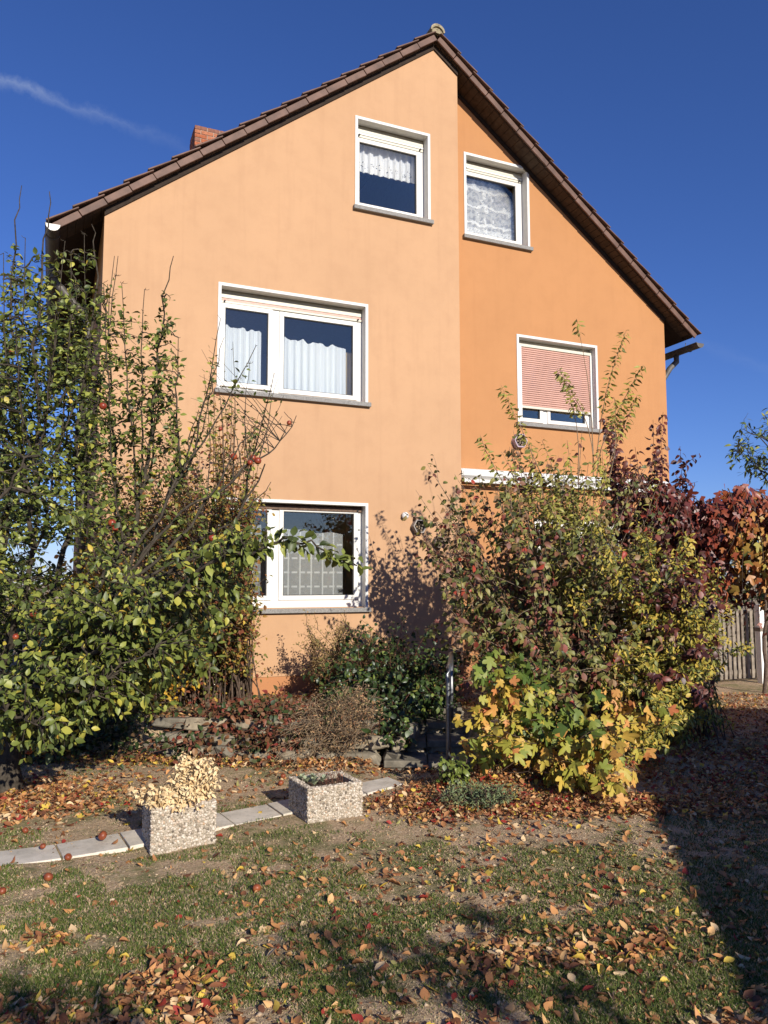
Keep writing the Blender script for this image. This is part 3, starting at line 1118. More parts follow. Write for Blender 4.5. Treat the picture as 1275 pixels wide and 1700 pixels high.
MAPLE = leaf_lobed([(-115, 0.38), (-58, 0.62), (0, 0.72), (58, 0.62), (115, 0.38)], 0.1, 0.25)
GUELDER = leaf_lobed([(-62, 0.56), (0, 0.72), (62, 0.56)], 0.1, 0.3)
IVY3 = leaf_lobed([(-80, 0.50), (0, 0.75), (80, 0.50)], 0.1, 0.35)
OVATE = [leaf_ovate(0.58, 1.0, 0.25, 0.15, 0.3, 0.08), leaf_ovate(0.62, 1.05, 0.45, 0.30, -0.5, -0.1), leaf_ovate(0.5, 0.9, 0.15, 0.05, 0.0, 0.05),
         leaf_ovate(0.54, 1.0, 0.7, 0.5, 0.6, 0.15), leaf_ovate(0.66, 1.1, 0.2, -0.15, -0.7, 0.0)]
BROAD = [leaf_ovate(0.72, 1.1, 0.2, 0.2, 0.3, 0.05), leaf_ovate(0.66, 1.0, 0.5, 0.45, -0.5, -0.1), leaf_ovate(0.7, 1.1, 0.1, 0.1), leaf_ovate(0.6, 1.0, 0.8, 0.6, 0.8, 0.15),
         leaf_ovate(0.68, 1.05, 0.3, 0.8, -0.3, 0.1)]
NARROW = [leaf_ovate(0.36, 0.95, 0.3, 0.25, 0.4, 0.1), leaf_ovate(0.40, 1.0, 0.4, 0.45, -0.5, -0.12), leaf_ovate(0.34, 1.0, 0.6, 0.7, 0.6, 0.2)]
MAPLE2 = leaf_lobed([(-118, 0.34), (-62, 0.55), (-4, 0.74), (54, 0.6), (112, 0.36)], 0.35, 0.6)
GUELDER2 = leaf_lobed([(-66, 0.5), (4, 0.72), (58, 0.58)], -0.2, 0.7)
CURLED = [leaf_ovate(0.55, 1.0, 0.9, 0.5), leaf_ovate(0.62, 1.1, 0.6, -0.4), leaf_ovate(0.7, 1.1, 0.25, 0.25), leaf_ovate(0.5, 1.0, 1.3, 0.2)]


def unit(v):
    return v / (np.linalg.norm(v, axis=-1, keepdims=True) + 1e-12)


class Plant:
    def __init__(self, name, label, cat, base, group=None):
        self.o = thing(name, label, cat, tuple(float(q) for q in base), 0, group)
        self.base = np.array(base, float)
        self.tubes = {}
        self.L = []              # leaf rows: pos, axis, normal, size, template, tint

    def stem(self, P, r, part='stem', sides=5):
        self.tubes.setdefault(part, []).append((np.asarray(P, float), r, sides))

    def leaf(self, p, ax, nm, size, tp, tint):
        self.L.append((*p, *ax, *nm, size, tp, tint))

    def finish(self, mats, leafmat, templates, singles=300, leafname='leaf', stuffname='foliage', indiv=(), tints=9):
        for part, lst in self.tubes.items():
            if part in indiv:
                for P, r, s in lst:
                    V, F = tube(P - self.base, r, s)
                    link(part, mesh_np(part, V, F, mats, smooth=True), self.o)
            else:
                Vs, Fs, n = [], [], 0
                for P, r, s in lst:
                    V, F = tube(P - self.base, r, s)
                    Vs.append(V)
                    Fs.append(F + n)
                    n += len(V)
                o = link(part, mesh_np(part, np.concatenate(Vs), np.concatenate(Fs), mats, smooth=True), self.o)
                if len(lst) > 1:
                    o['kind'] = 'stuff'
        if not self.L:
            return self.o
        A = np.array(self.L, float)
        pos, ax, nm, size, tp, tint = A[:, 0:3], A[:, 3:6], A[:, 6:9], A[:, 9], A[:, 10].astype(int), A[:, 11]
        ax = unit(ax)
        nm = unit(nm - ax * (nm * ax).sum(1)[:, None])
        sd = np.cross(nm, ax)
        px, py, z = project(pos)
        vis = (px > 0) & (px < 1275) & (py > 0) & (py < 1700) & (z > 0.3)
        key = np.where(vis, size / np.maximum(z, 0.1) * (0.4 + np.abs((nm * unit(CAM - pos)).sum(1))), -1)
        # nearest surfaces first: favour leaves that stand in front
        key = np.where(vis, key - 0.25 * (z - z[vis].min() if vis.any() else z) * key, -1)
        order = np.argsort(-key)
        pick = order[:singles]
        pick = pick[key[pick] > 0] if vis.any() else pick[:0]
        rest = np.setdiff1d(np.arange(len(A)), pick)
        cache = {}
        for i in pick:
            q = int(np.clip(round(tint[i] * (tints - 1)), 0, tints - 1))
            kk = (tp[i], q)
            if kk not in cache:
                V, F = templates[tp[i]]
                cache[kk] = mesh_np(leafname, V, F, leafmat, tint=np.full(len(V), q / (tints - 1)))
            o = bpy.data.objects.new(leafname, cache[kk])
            s = size[i]
            p = pos[i] - self.base
            o.matrix_world = Matrix(((ax[i, 0] * s, sd[i, 0] * s, nm[i, 0] * s, p[0]), (ax[i, 1] * s, sd[i, 1] * s, nm[i, 1] * s, p[1]),
                                     (ax[i, 2] * s, sd[i, 2] * s, nm[i, 2] * s, p[2]), (0, 0, 0, 1)))
            COL.objects.link(o)
            o.parent = self.o
        if len(rest):
            Vs, Fs, Ts, n = [], [], [], 0
            for k in range(len(templates)):
                r = rest[tp[rest] == k]
                if not len(r):
                    continue
                V, F = templates[k]
                W = (pos[r][:, None, :] - self.base) + size[r][:, None, None] * (
                    V[None, :, 0:1] * ax[r][:, None, :] + V[None, :, 1:2] * sd[r][:, None, :] + V[None, :, 2:3] * nm[r][:, None, :])
                Vs.append(W.reshape(-1, 3))
                Fs.append((F[None] + (np.arange(len(r)) * len(V))[:, None, None]).reshape(-1, 3) + n)
                Ts.append(np.repeat(tint[r], len(V)))
                n += len(r) * len(V)
            o = link(stuffname, mesh_np(stuffname, np.concatenate(Vs), np.concatenate(Fs), leafmat, tint=np.concatenate(Ts)), self.o)
            o['kind'] = 'stuff'
        return self.o


def bez(a, b, bend, n=10, wig=0.0):
    """curve from a to b; bend = control offset from the middle"""
    a, b, bend = (np.asarray(q, float) for q in (a, b, bend))
    c = (a + b) / 2 + bend
    t = np.linspace(0, 1, n)[:, None]
    P = (1 - t) ** 2 * a + 2 * t * (1 - t) * c + t ** 2 * b
    if wig:
        w = RG.normal(0, wig, (n, 3))
        w = np.cumsum(w, 0)
        w -= np.linspace(0, 1, n)[:, None] * w[-1] + (1 - np.linspace(0, 1, n)[:, None]) * w[0]
        P = P + w
    return P


def put_leaves(pl, P, f0, f1, step, size, ntp, tintf, droop=0.3, up=0.7, spread=1.0, jit=0.02, sun=0.8, pair=False, stalk=0.015, clus=1):
    """leaves alternate along the polyline P between the fractions f0 and f1"""
    P = np.asarray(P, float)
    seg = np.linalg.norm(np.diff(P, axis=0), axis=1)
    cum = np.concatenate([[0], np.cumsum(seg)])
    Ltot = cum[-1]
    s = f0 * Ltot + RG.random() * step
    ang = RG.random() * 6.28
    ts = np.array(TO_SUN)
    while s < f1 * Ltot:
        i = min(np.searchsorted(cum, s) - 1, len(seg) - 1)
        i = max(i, 0)
        q = P[i] + (P[i + 1] - P[i]) * ((s - cum[i]) / (seg[i] + 1e-9))
        T = (P[i + 1] - P[i]) / (seg[i] + 1e-9)
        a = np.cross(T, (0.31, 0.47, 0.83))
        a /= np.linalg.norm(a) + 1e-9
        b = np.cross(T, a)
        for k in range(2 if pair else (1 if clus == 1 else 1 + int(RG.integers(clus * 2 - 1)))):
            th = ang + k * (math.pi if pair else 2.1)
            out = math.cos(th) * a + math.sin(th) * b
            ax = out * spread + T * 0.5 + np.array([0, 0, -droop]) + RG.normal(0, 0.25, 3)
            nm = np.array([0, 0, up]) + ts * sun + RG.normal(0, 0.5, 3)
            sz = size[0] + (size[1] - size[0]) * RG.random()
            pl.leaf(q + out * stalk + RG.normal(0, jit, 3) * 0.5, ax, nm, sz, RG.integers(ntp), float(np.clip(tintf(q), 0, 1)))
        ang += 2.4 if not pair else 1.57
        s += step * (0.6 + 0.8 * RG.random())


def pick_in(regs, n, dist_pow=1.0):
    """n random points in a list of blobs (px, py, rx, ry, t0, t1, weight)"""
    w = np.array([r[6] for r in regs], float)
    w /= w.sum()
    out = []
    for k in RG.choice(len(regs), n, p=w):
        cx, cy, rx, ry, t0, t1, _ = regs[k]
        while True:
            u, v = RG.uniform(-1, 1, 2)
            if u * u + v * v <= 1:
                break
        out.append(at(cx + rx * u, cy + ry * v, t0 + (t1 - t0) * RG.random()))
    return np.array(out)


# ------------------------------------------------------------------ the apple tree at the left
APPLE_COLS = [(0.030, 0.045, 0.012), (0.065, 0.088, 0.02), (0.115, 0.145, 0.03), (0.19, 0.22, 0.045), (0.30, 0.29, 0.05), (0.45, 0.31, 0.05)]
applemat = leaf_mat('apple_leaf', APPLE_COLS, 0.45, 0.28, 0.35)


def apple_tree():
    base = ground_at(4, 1318)
    base[2] = float(height(base[0], base[1])) - 0.03
    pl = Plant('apple_tree', 'leafy apple tree with tall bare water shoots at the left corner of the house', 'tree', base)
    limbs = []

    def limb(pts, r0, r1, part='limb', n=7, wig=0.02, sides=8):
        W = np.array([at(*q) for q in pts])
        Q = []
        for a, b in zip(W[:-1], W[1:]):
            Q.append(bez(a, b, RG.normal(0, 0.03, 3), n, wig)[:-1])
        Q = np.concatenate(Q + [W[-1:]])
        pl.stem(Q, np.linspace(r0, r1, len(Q)), part, sides)
        limbs.append((Q, r0))
        return Q

    t0 = base + np.array([0, 0, -0.05])
    fork = at(14, 1150, 6.25)
    T = bez(t0, fork, (0.04, 0, 0), 12, 0.012)
    rr = np.linspace(0.105, 0.085, 12)
    rr[0:4] += np.array([0.055, 0.035, 0.018, 0.006])
    pl.stem(T, rr, 'trunk', 14)
    F = (14, 1150, 6.25)
    A = limb([F, (110, 1085, 6.1), (205, 965, 6.0), (330, 850, 6.1), (430, 762, 6.3), (492, 690, 6.5)], 0.022, 0.003)
    for pts in ([(205, 965, 6.0), (300, 850, 6.0), (378, 772, 6.1), (440, 690, 6.2)], [(160, 1020, 6.1), (290, 930, 6.0), (400, 850, 6.1), (450, 800, 6.2)],
                [(205, 965, 6.1), (290, 800, 6.2), (330, 700, 6.3), (372, 560, 6.4)], [(150, 1010, 5.9), (250, 960, 5.7), (360, 925, 5.6), (430, 905, 5.5)],
                [(180, 1000, 6.2), (260, 870, 6.3), (310, 760, 6.4), (330, 680, 6.4)]):
        limb(pts, 0.014, 0.0025)
    B = limb([F, (120, 1040, 6.3), (205, 900, 6.4), (232, 820, 6.4), (252, 700, 6.4), (268, 560, 6.4), (288, 425, 6.4)], 0.032, 0.003)
    C_ = limb([F, (80, 1000, 6.4), (130, 830, 6.5), (140, 650, 6.5), (160, 480, 6.5), (152, 372, 6.5)], 0.03, 0.003)
    D_ = limb([F, (40, 1000, 6.0), (60, 800, 5.9), (58, 600, 5.9), (70, 430, 5.9), (82, 318, 5.9)], 0.026, 0.003)
    E_ = limb([F, (0, 1000, 6.6), (-10, 820, 6.7), (4, 640, 6.7), (18, 470, 6.7), (36, 308, 6.7)], 0.03, 0.003)
    Fq = limb([F, (90, 1130, 5.5), (190, 1060, 5.1), (300, 980, 4.9), (380, 915, 4.8), (470, 893, 4.75), (540, 915, 4.75), (588, 938, 4.75)], 0.022, 0.003)
    G_ = limb([F, (150, 1060, 6.5), (260, 960, 6.8), (380, 880, 6.9), (440, 770, 7.0), (480, 640, 7.1), (520, 560, 7.1)][:5], 0.04, 0.006)
    H_ = limb([F, (40, 1130, 5.6), (60, 1140, 5.2), (110, 1150, 5.0), (170, 1130, 5.0), (255, 1085, 5.0)], 0.02, 0.004)
    I_ = limb([F, (-60, 1050, 5.6), (-80, 950, 5.3), (-20, 850, 5.2), (40, 760, 5.2)], 0.035, 0.006)
    J_ = limb([F, (130, 1100, 7.0), (180, 1000, 7.3), (190, 850, 7.4), (185, 640, 7.4), (190, 425, 7.4)], 0.03, 0.003)
    K_ = limb([F, (-40, 1120, 5.8), (-30, 1160, 5.2), (10, 1180, 4.9), (70, 1215, 4.8)], 0.028, 0.005)
    # long straight shoots
    shoots = [(60, 900, 108, 400, 6.2), (95, 880, 128, 470, 6.3), (120, 930, 118, 420, 6.0), (150, 870, 140, 388, 6.5), (175, 880, 172, 470, 6.4),
              (215, 850, 202, 470, 6.6), (232, 820, 240, 480, 6.5), (270, 760, 296, 560, 6.3), (30, 850, 42, 395, 6.0), (0, 820, 6, 420, 6.1),
              (200, 760, 196, 425, 6.9), (330, 850, 366, 530, 6.6), (300, 830, 425, 574, 6.3), (380, 800, 455, 620, 6.8), (250, 800, 262, 620, 6.6),
              (345, 840, 350, 640, 6.5), (80, 760, 92, 520, 5.7), (140, 780, 150, 560, 5.8), (165, 700, 178, 520, 6.0), (20, 760, 24, 500, 5.6)]
    allP = np.concatenate([q for q, _ in limbs])

    def tintf(q):
        return RG.beta(1.25, 1.75) * 0.85 + (0.2 if RG.random() < 0.10 else 0)

    for (bx, by, tx, ty, t) in shoots:
        tip = at(tx, ty, t)
        b = at(bx, by, t)
        near = allP[np.argmin(np.linalg.norm(allP - b, axis=1))]
        P = bez(near, tip, (b - (near + tip) / 2) * 0.45, 14, 0.008)
        pl.stem(P, np.linspace(0.012, 0.0028, 14), 'shoot', 5)
        limbs.append((P, 0.012))
        for k in range(16):
            q = P[int(RG.integers(3, 14))] + RG.normal(0, 0.004, 3)
            dq = unit(RG.normal(0, 1, 3) * (1, 1, 0.4)) * RG.uniform(0.012, 0.05)
            pl.stem(np.array([q, q + dq * 0.6, q + dq + (0, 0, 0.01)]), np.array([0.003, 0.002, 0.0014]), 'spur', 4)
        f1 = 0.80 + 0.16 * RG.random()
        put_leaves(pl, P, 0.05, f1, 0.050, (0.036, 0.066), 5, tintf, 0.05, 0.9, 1.0, 0.02, clus=3)
    for Q in (B, C_, D_, E_, J_):
        put_leaves(pl, Q, 0.32, 0.88, 0.026, (0.036, 0.066), 5, tintf, 0.1, 0.9, 1.0, 0.05, clus=3)
    put_leaves(pl, A, 0.35, 0.72, 0.07, (0.04, 0.07), 5, tintf, 0.1, 0.9, 1.0, 0.03, clus=3)
    put_leaves(pl, Fq, 0.62, 1.0, 0.026, (0.05, 0.09), 5, tintf, 0.25, 0.8, 1.0, 0.03, clus=3)
    put_leaves(pl, Fq, 0.3, 0.62, 0.04, (0.05, 0.085), 5, tintf, 0.25, 0.8, 1.0, 0.05, clus=3)
    # fill: twigs from the limbs into the crown
    allP = np.concatenate([q for q, _ in limbs])
    regs = [(70, 730, 120, 170, 5.6, 7.4, 7.5), (70, 570, 95, 120, 5.8, 7.2, 3.2), (215, 640, 60, 120, 6.2, 7.4, 1.2), (275, 620, 22, 130, 6.2, 6.7, 0.9), (60, 900, 130, 150, 5.1, 7.0, 4.5), (210, 800, 110, 150, 6.0, 7.2, 1.7),
            (60, 1070, 140, 110, 4.8, 6.4, 4.6), (230, 1060, 150, 90, 4.9, 6.4, 4.2), (60, 1190, 110, 70, 4.7, 5.8, 3), (340, 970, 90, 90, 4.9, 6.6, 2.0),
            (200, 1150, 90, 55, 5.0, 6.0, 1.4), (255, 680, 40, 130, 6.2, 6.7, 0.8), (-120, 850, 120, 300, 5.0, 7, 2.5), (110, 470, 70, 60, 5.9, 6.6, 0.5), (400, 905, 60, 40, 4.7, 5.2, .7)]
    for p in pick_in(regs, 1600):
        d = np.linalg.norm(allP - p, axis=1) + 0.25 * np.maximum(0, allP[:, 2] - p[2])
        q = allP[np.argmin(d)]
        if np.linalg.norm(p - q) > 1.0:
            q = p + (q - p) * (1.0 / np.linalg.norm(p - q))
        P = bez(q, p, (0, 0, 0.06 if p[2] > 1.4 else 0.16), 7, 0.012)
        pl.stem(P, np.linspace(0.0065, 0.0022, 7), 'twig', 4)
        low = p[2] < 1.5
        put_leaves(pl, P, 0.25, 1.0, 0.070, (0.036, 0.078) if low else (0.034, 0.066), 5, tintf, 0.3 if low else 0.1, 0.75, 1.0, 0.02, clus=3)
    # bare thorny twigs at the outer right
    for p in pick_in([(440, 640, 90, 70, 6.4, 7.2, 1), (370, 640, 60, 80, 6.4, 7.0, 1)], 22):
        q = A[int(len(A) * (0.62 + 0.35 * RG.random()))]
        P = bez(q, p, RG.normal(0, 0.05, 3), 8, 0.008)
        pl.stem(P, np.linspace(0.005, 0.0016, 8), 'twig', 4)
        put_leaves(pl, P, 0.4, 1.0, 0.16, (0.03, 0.05), 3, lambda q: 0.1 + 0.2 * RG.random(), 0.1, 0.6)
    o = pl.finish(M['bark'], applemat, OVATE, 300, indiv=('trunk', 'limb'))
    # apples still hanging
    t = NT('apple_skin')
    c = t.ramp(t.noise(14, 4, 0.6), [(0.3, (0.16, 0.02, 0.012)), (0.55, (0.28, 0.05, 0.02)), (0.8, (0.34, 0.13, 0.035))])
    M['apple'] = t.done(t.principled(c, 0.35, 0.45))
    ame = apple_mesh('apple', M['apple'])
    for (px, py, t_, s) in ((428, 765, 6.25, 1), (388, 758, 6.2, 1), (415, 768, 6.25, 0.8), (171, 674, 6.0, 1), (186, 868, 5.9, 1), (191, 878, 5.9, 0.8), (352, 893, 5.6, 0.9),
                         (480, 702, 6.45, 0.7), (55, 1020, 5.1, 0.7), (26, 1057, 5.0, 0.7), (20, 586, 6.1, 0.8), (48, 1246, 5.6, .9), (366, 712, 6.3, .6), (420, 760, 6.4, .9)):
        a = bpy.data.objects.new('apple', ame)
        a.location = at(px, py, t_) - base
        a.scale = (s, s, s)
        a.rotation_euler = (RG.uniform(-0.4, 0.4), RG.uniform(-0.4, 0.4), RG.uniform(0, 6))
        COL.objects.link(a)
        a.parent = o
    return o


def apple_mesh(name, mat, r=0.030):
    prof = [(0.0, 0.62), (0.18, 0.72), (0.45, 0.84), (0.8, 0.62), (1.0, 0.1), (0.92, -0.4), (0.62, -0.8), (0.25, -0.92), (0.0, -0.82)]
    V, F, S = [], [], 12
    for q, z in prof:
        for k in range(S):
            a = 2 * math.pi * k / S
            V.append((q * r * math.cos(a), q * r * math.sin(a), z * r))
    for i in range(len(prof) - 1):
        for k in range(S):
            j = (k + 1) % S
            F.append((i * S + k, (i + 1) * S + k, (i + 1) * S + j, i * S + j))
    sv, sf = tube([(0, 0, 0.6 * r), (0.1 * r, 0, 1.0 * r), (0.3 * r, 0, 1.35 * r)], [0.05 * r] * 3, 4)
    n = len(V)
    V = np.concatenate([np.array(V), sv])
    F = np.concatenate([np.array(F), sf + n])
    return mesh_np(name, V, F, mat, smooth=True)


apple_tree()


# ------------------------------------------------------------------ shrubs that fan out from a foot
def shrub(name, label, base, base_r, regs, nstem, r0, leafmat, barkmat, templates, size, tintf, step=0.035, f0=0.35, f1=1.0, droop=0.3, up=0.6,
          side=3, side_len=0.35, part='stem', bend=0.25, singles=300, pair=False, sidestep=None, cat='shrub', group=None, wig=0.012, jit=0.02, z0=None, sun=0.8, spread=1.0,
          nindiv=0, extra=None):
    base = np.array(base, float)
    pl = Plant(name, label, cat, base, group)
    for k, p in enumerate(pick_in(regs, nstem)):
        b = base + np.array([RG.normal(0, base_r), RG.normal(0, base_r * 0.7), 0])
        b[2] = float(height(b[0], b[1])) - 0.02
        d = p - b
        horiz = np.array([d[0], d[1], 0])
        P = bez(b, p, -horiz * bend + np.array([0, 0, 0.12 * np.linalg.norm(horiz)]) + RG.normal(0, 0.04, 3), 14, wig)
        L = np.linalg.norm(d)
        rr = r0 * (0.6 + 0.6 * RG.random()) * min(1.0, L / 1.5)
        pl.stem(P, np.linspace(rr, 0.0022, 14), 'main_stem' if k < nindiv else part, 5)
        put_leaves(pl, P, f0, f1, step, size, len(templates), tintf, droop, up, spread, jit, sun, pair)
        for s in range(RG.poisson(side)):
            i = int(RG.integers(int(14 * max(0.15, f0 - 0.1)), 13))
            q = P[i]
            T = unit(P[i] - P[i - 1])
            dirn = unit(T * 0.7 + RG.normal(0, 0.55, 3) + np.array([0, 0, 0.1]))
            e = q + dirn * side_len * (0.5 + 0.8 * RG.random())
            W = bez(q, e, (0, 0, 0.03), 6, 0.008)
            pl.stem(W, np.linspace(0.004, 0.0016, 6), 'twig', 4)
            put_leaves(pl, W, 0.15, 1.0, sidestep or step, size, len(templates), tintf, droop, up, spread, jit, sun, pair)
    if extra:
        extra(pl)
    return pl.finish(barkmat, leafmat, templates, singles, indiv=('main_stem',))


def gz(p, z=None):
    p = np.array(p, float)
    p[2] = float(height(p[0], p[1]))
    return p


mixt = lambda a, b, c=0.0, d=0.0: (lambda q: (c if RG.random() < d else RG.beta(a, b)))

# rust coloured shrub between the apple tree and the ground floor window
rustmat = leaf_mat('rust_leaf', [(0.06, 0.075, 0.018), (0.11, 0.12, 0.025), (0.17, 0.15, 0.03), (0.16, 0.075, 0.022), (0.12, 0.03, 0.018), (0.26, 0.15, 0.03), (0.36, 0.27, 0.04)], 0.55, 0.3)
shrub('rust_shrub', 'dense upright twiggy shrub with small rusty leaves half covering the ground floor window', gz((1.30, -0.75, 0)), 0.22,
      [(330, 880, 110, 130, 7.4, 8.9, 5), (300, 780, 90, 90, 7.6, 8.9, 2.2), (385, 700, 60, 60, 8.0, 8.8, 0.9), (345, 1010, 90, 80, 7.3, 8.7, 4), (405, 850, 48, 60, 7.6, 8.5, 2.0), (225, 850, 80, 120, 7.6, 8.8, 2.2), (385, 960, 40, 90, 7.4, 8.4, 1.6)],
      290, 0.012, rustmat, M['twig'], OVATE, (0.032, 0.060), lambda q: RG.beta(1.0, 1.35), 0.032, 0.3, 0.98, 0.35, 0.5, 5, 0.28, bend=0.2, singles=250)

# yellow shrub deep behind the apple tree
goldmat = leaf_mat('gold_leaf', [(0.12, 0.12, 0.03), (0.30, 0.22, 0.035), (0.50, 0.33, 0.035), (0.42, 0.17, 0.03)], 0.5, 0.35)
shrub('golden_shrub', 'low golden leaved shrub glimpsed through the branches of the apple tree', gz((0.35, -1.1, 0)), 0.25,
      [(180, 930, 110, 90, 7.8, 8.6, 1), (110, 1010, 110, 80, 7.6, 8.4, 0.8), (260, 1100, 60, 50, 7.8, 8.4, 0.5)], 90, 0.011, goldmat, M['twig'], OVATE, (0.045, 0.075), lambda q: RG.random(), 0.035, 0.3, 1.0, 0.3, 0.6, 4, 0.3, singles=120)

# big fanning dogwood at the right
DOG = [(0.035, 0.045, 0.014), (0.095, 0.11, 0.028), (0.19, 0.18, 0.05), (0.18, 0.11, 0.05), (0.12, 0.04, 0.03), (0.20, 0.035, 0.022), (0.27, 0.045, 0.028)]
dogmat = leaf_mat('dogwood_leaf', DOG, 0.5, 0.22, 0.35)


def dog_t(q):
    r = RG.random()
    if r < 0.02:
        return 0.92 + 0.08 * RG.random()
    if r < 0.36:
        return 0.48 + 0.24 * RG.random()
    return 0.45 * RG.beta(1.5, 1.5)


dbase = gz(at_y(925, 1190, -2.1))
shrub('dogwood_shrub', 'wide fan of arching stems with drooping olive and dark red leaves before the recessed wall', dbase, 0.22,
      [(905, 960, 190, 140, 6.9, 8.6, 5), (800, 890, 105, 110, 7.6, 9.3, 2.0), (980, 840, 150, 90, 7.4, 9.0, 2.6), (860, 760, 90, 60, 8.0, 9.2, 0.8), (1010, 1080, 140, 90, 6.6, 8.0, 3), (830, 1080, 100, 80, 6.6, 8.2, 2.2), (940, 1130, 130, 70, 6.0, 6.8, 1.8),
       (725, 850, 50, 85, 8.4, 9.6, 1.6), (850, 760, 60, 60, 8.2, 9.4, 0.8), (1080, 930, 80, 90, 7.4, 8.8, 1.4), (745, 980, 60, 90, 8.0, 9.2, 1.6), (1000, 760, 90, 50, 7.6, 8.8, 0.8)],
      200, 0.014, dogmat, M['dogtwig'], BROAD, (0.045, 0.085), dog_t, 0.115, 0.50, 1.0, 0.65, 0.3, 4, 0.38, bend=0.14, pair=True, nindiv=24, singles=300, jit=0.03, sun=0.9)

# upright shrub with pale yellow green leaves rising in front of the shuttered window
forsmat = leaf_mat('pale_green_leaf', [(0.09, 0.10, 0.025), (0.17, 0.17, 0.04), (0.27, 0.26, 0.055), (0.38, 0.33, 0.06)], 0.5, 0.35)


def tall_shoots(pl):
    for (bx, by, mx, my, tx, ty, t, f0) in ((985, 790, 985, 640, 957, 530, 8.4, 0.9), (990, 760, 1000, 640, 1040, 548, 8.4, 0.35), (990, 770, 1020, 680, 1068, 606, 8.4, 0.35), (985, 780, 985, 690, 925, 612, 8.3, 0.5),
                                        (900, 790, 870, 720, 832, 640, 8.3, 0.3), (1000, 800, 1040, 700, 1058, 655, 8.4, .5), (850, 830, 800, 740, 797, 722, 8.3, 0.4), (1010, 800, 1030, 720, 1020, 660, 8.3, .6),
                                        (960, 800, 965, 700, 935, 625, 8.4, 0.6)):
        a, m, e = at(bx, by, t), at(mx, my, t), at(tx, ty, t)
        P = bez(a, e, (m - (a + e) / 2), 14, 0.004)
        pl.stem(P, np.linspace(0.006, 0.0018, 14), 'shoot', 4)
        put_leaves(pl, P, f0, 1.0, 0.022, (0.05, 0.085), 2, mixt(2, 2), 0.75, 0.2, 1.0, 0.01, 0.4, True)


shrub('pale_shrub', 'upright shrub with narrow pale yellow green leaves reaching up to the shuttered window', gz(at_y(975, 1150, -2.9)), 0.22,
      [(900, 790, 95, 60, 7.9, 8.7, 3), (960, 760, 60, 60, 7.9, 8.7, 1.4), (860, 730, 45, 30, 7.9, 8.5, 0.5), (1120, 780, 45, 40, 8.2, 8.8, 0.8), (950, 830, 120, 60, 7.8, 8.6, 2)],
      28, 0.009, forsmat, M['tantwig'], NARROW, (0.045, 0.075), mixt(2, 2), 0.036, 0.6, 1.0, 0.6, 0.3, 4, 0.3, bend=0.15, pair=True, extra=tall_shoots, singles=280)

# dark purple leaved shrub
purpmat = leaf_mat('purple_leaf', [(0.03, 0.010, 0.010), (0.06, 0.018, 0.016), (0.10, 0.03, 0.02), (0.16, 0.04, 0.025)], 0.45, 0.15, 0.4)
shrub('purple_shrub', 'shrub with hanging dark purple leaves at the right corner of the house', gz(at_y(1075, 1140, -2.0)), 0.2,
      [(1070, 780, 50, 50, 8.6, 9.3, 2), (1100, 710, 25, 25, 8.7, 9.3, 0.5), (1070, 850, 75, 50, 8.4, 9.3, 2), (1120, 690, 35, 20, 8.8, 9.2, 0.3), (1110, 1030, 90, 90, 6.9, 7.6, 1.8), (1120, 1150, 70, 50, 6.7, 7.3, 1.2), (1090, 930, 70, 50, 7.2, 8.0, 1.0), (1010, 740, 40, 50, 8.6, 9.2, 0.8), (1135, 740, 15, 50, 8.8, 9.2, .4), (1160, 850, 60, 40, 8.8, 9.6, 1), (1150, 1060, 70, 80, 8, 9, 1.3)],
      58, 0.009, purpmat, M['redtwig'], BROAD, (0.05, 0.085), mixt(1.5, 2.0), 0.055, 0.6, 1.0, 0.9, 0.15, 4, 0.3, bend=0.15, pair=True, singles=220)

# yellow leaved shrub at the right
yelmat = leaf_mat('yellow_leaf', [(0.055, 0.08, 0.018), (0.115, 0.135, 0.028), (0.22, 0.21, 0.04), (0.36, 0.29, 0.05), (0.42, 0.30, 0.05)], 0.5, 0.3)
shrub('yellow_shrub', 'rounded shrub of small bright yellow and green leaves in front of the fence', gz(at_y(1120, 1200, -3.3)), 0.28,
      [(1085, 945, 95, 70, 7.2, 8.2, 3), (1130, 1060, 95, 80, 7.1, 8.2, 4), (1190, 1050, 50, 70, 7.5, 8.3, 1.6), (1050, 1120, 80, 60, 6.9, 7.8, 1.6), (1150, 1150, 70, 50, 7.0, 8.0, 1.4), (1030, 900, 60, 45, 7.3, 8.1, 1.0), (1090, 890, 60, 45, 7.6, 8.3, 1.2), (980, 960, 50, 50, 7.0, 7.8, 0.8), (1150, 950, 50, 40, 7.6, 8.4, 0.9), (1110, 1210, 70, 45, 6.2, 7.2, 1.5), (1060, 1240, 50, 30, 6.0, 6.6, .7)],
      105, 0.010, yelmat, M['twig'], NARROW + OVATE[:1], (0.038, 0.066), mixt(1.6, 1.3), 0.028, 0.5, 1.0, 0.4, 0.45, 5, 0.28, bend=0.2, pair=True, singles=300)

# low lobed leaves, yellow and orange
GU = [(0.06, 0.10, 0.02), (0.12, 0.165, 0.03), (0.27, 0.265, 0.045), (0.42, 0.30, 0.055), (0.44, 0.21, 0.07), (0.33, 0.11, 0.045)]
guemat = leaf_mat('lobed_leaf', GU, 0.5, 0.3, 0.3)


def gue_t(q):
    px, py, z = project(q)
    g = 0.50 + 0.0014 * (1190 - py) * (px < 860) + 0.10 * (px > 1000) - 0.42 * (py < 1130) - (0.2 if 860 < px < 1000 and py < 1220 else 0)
    return g + RG.normal(0, 0.16)


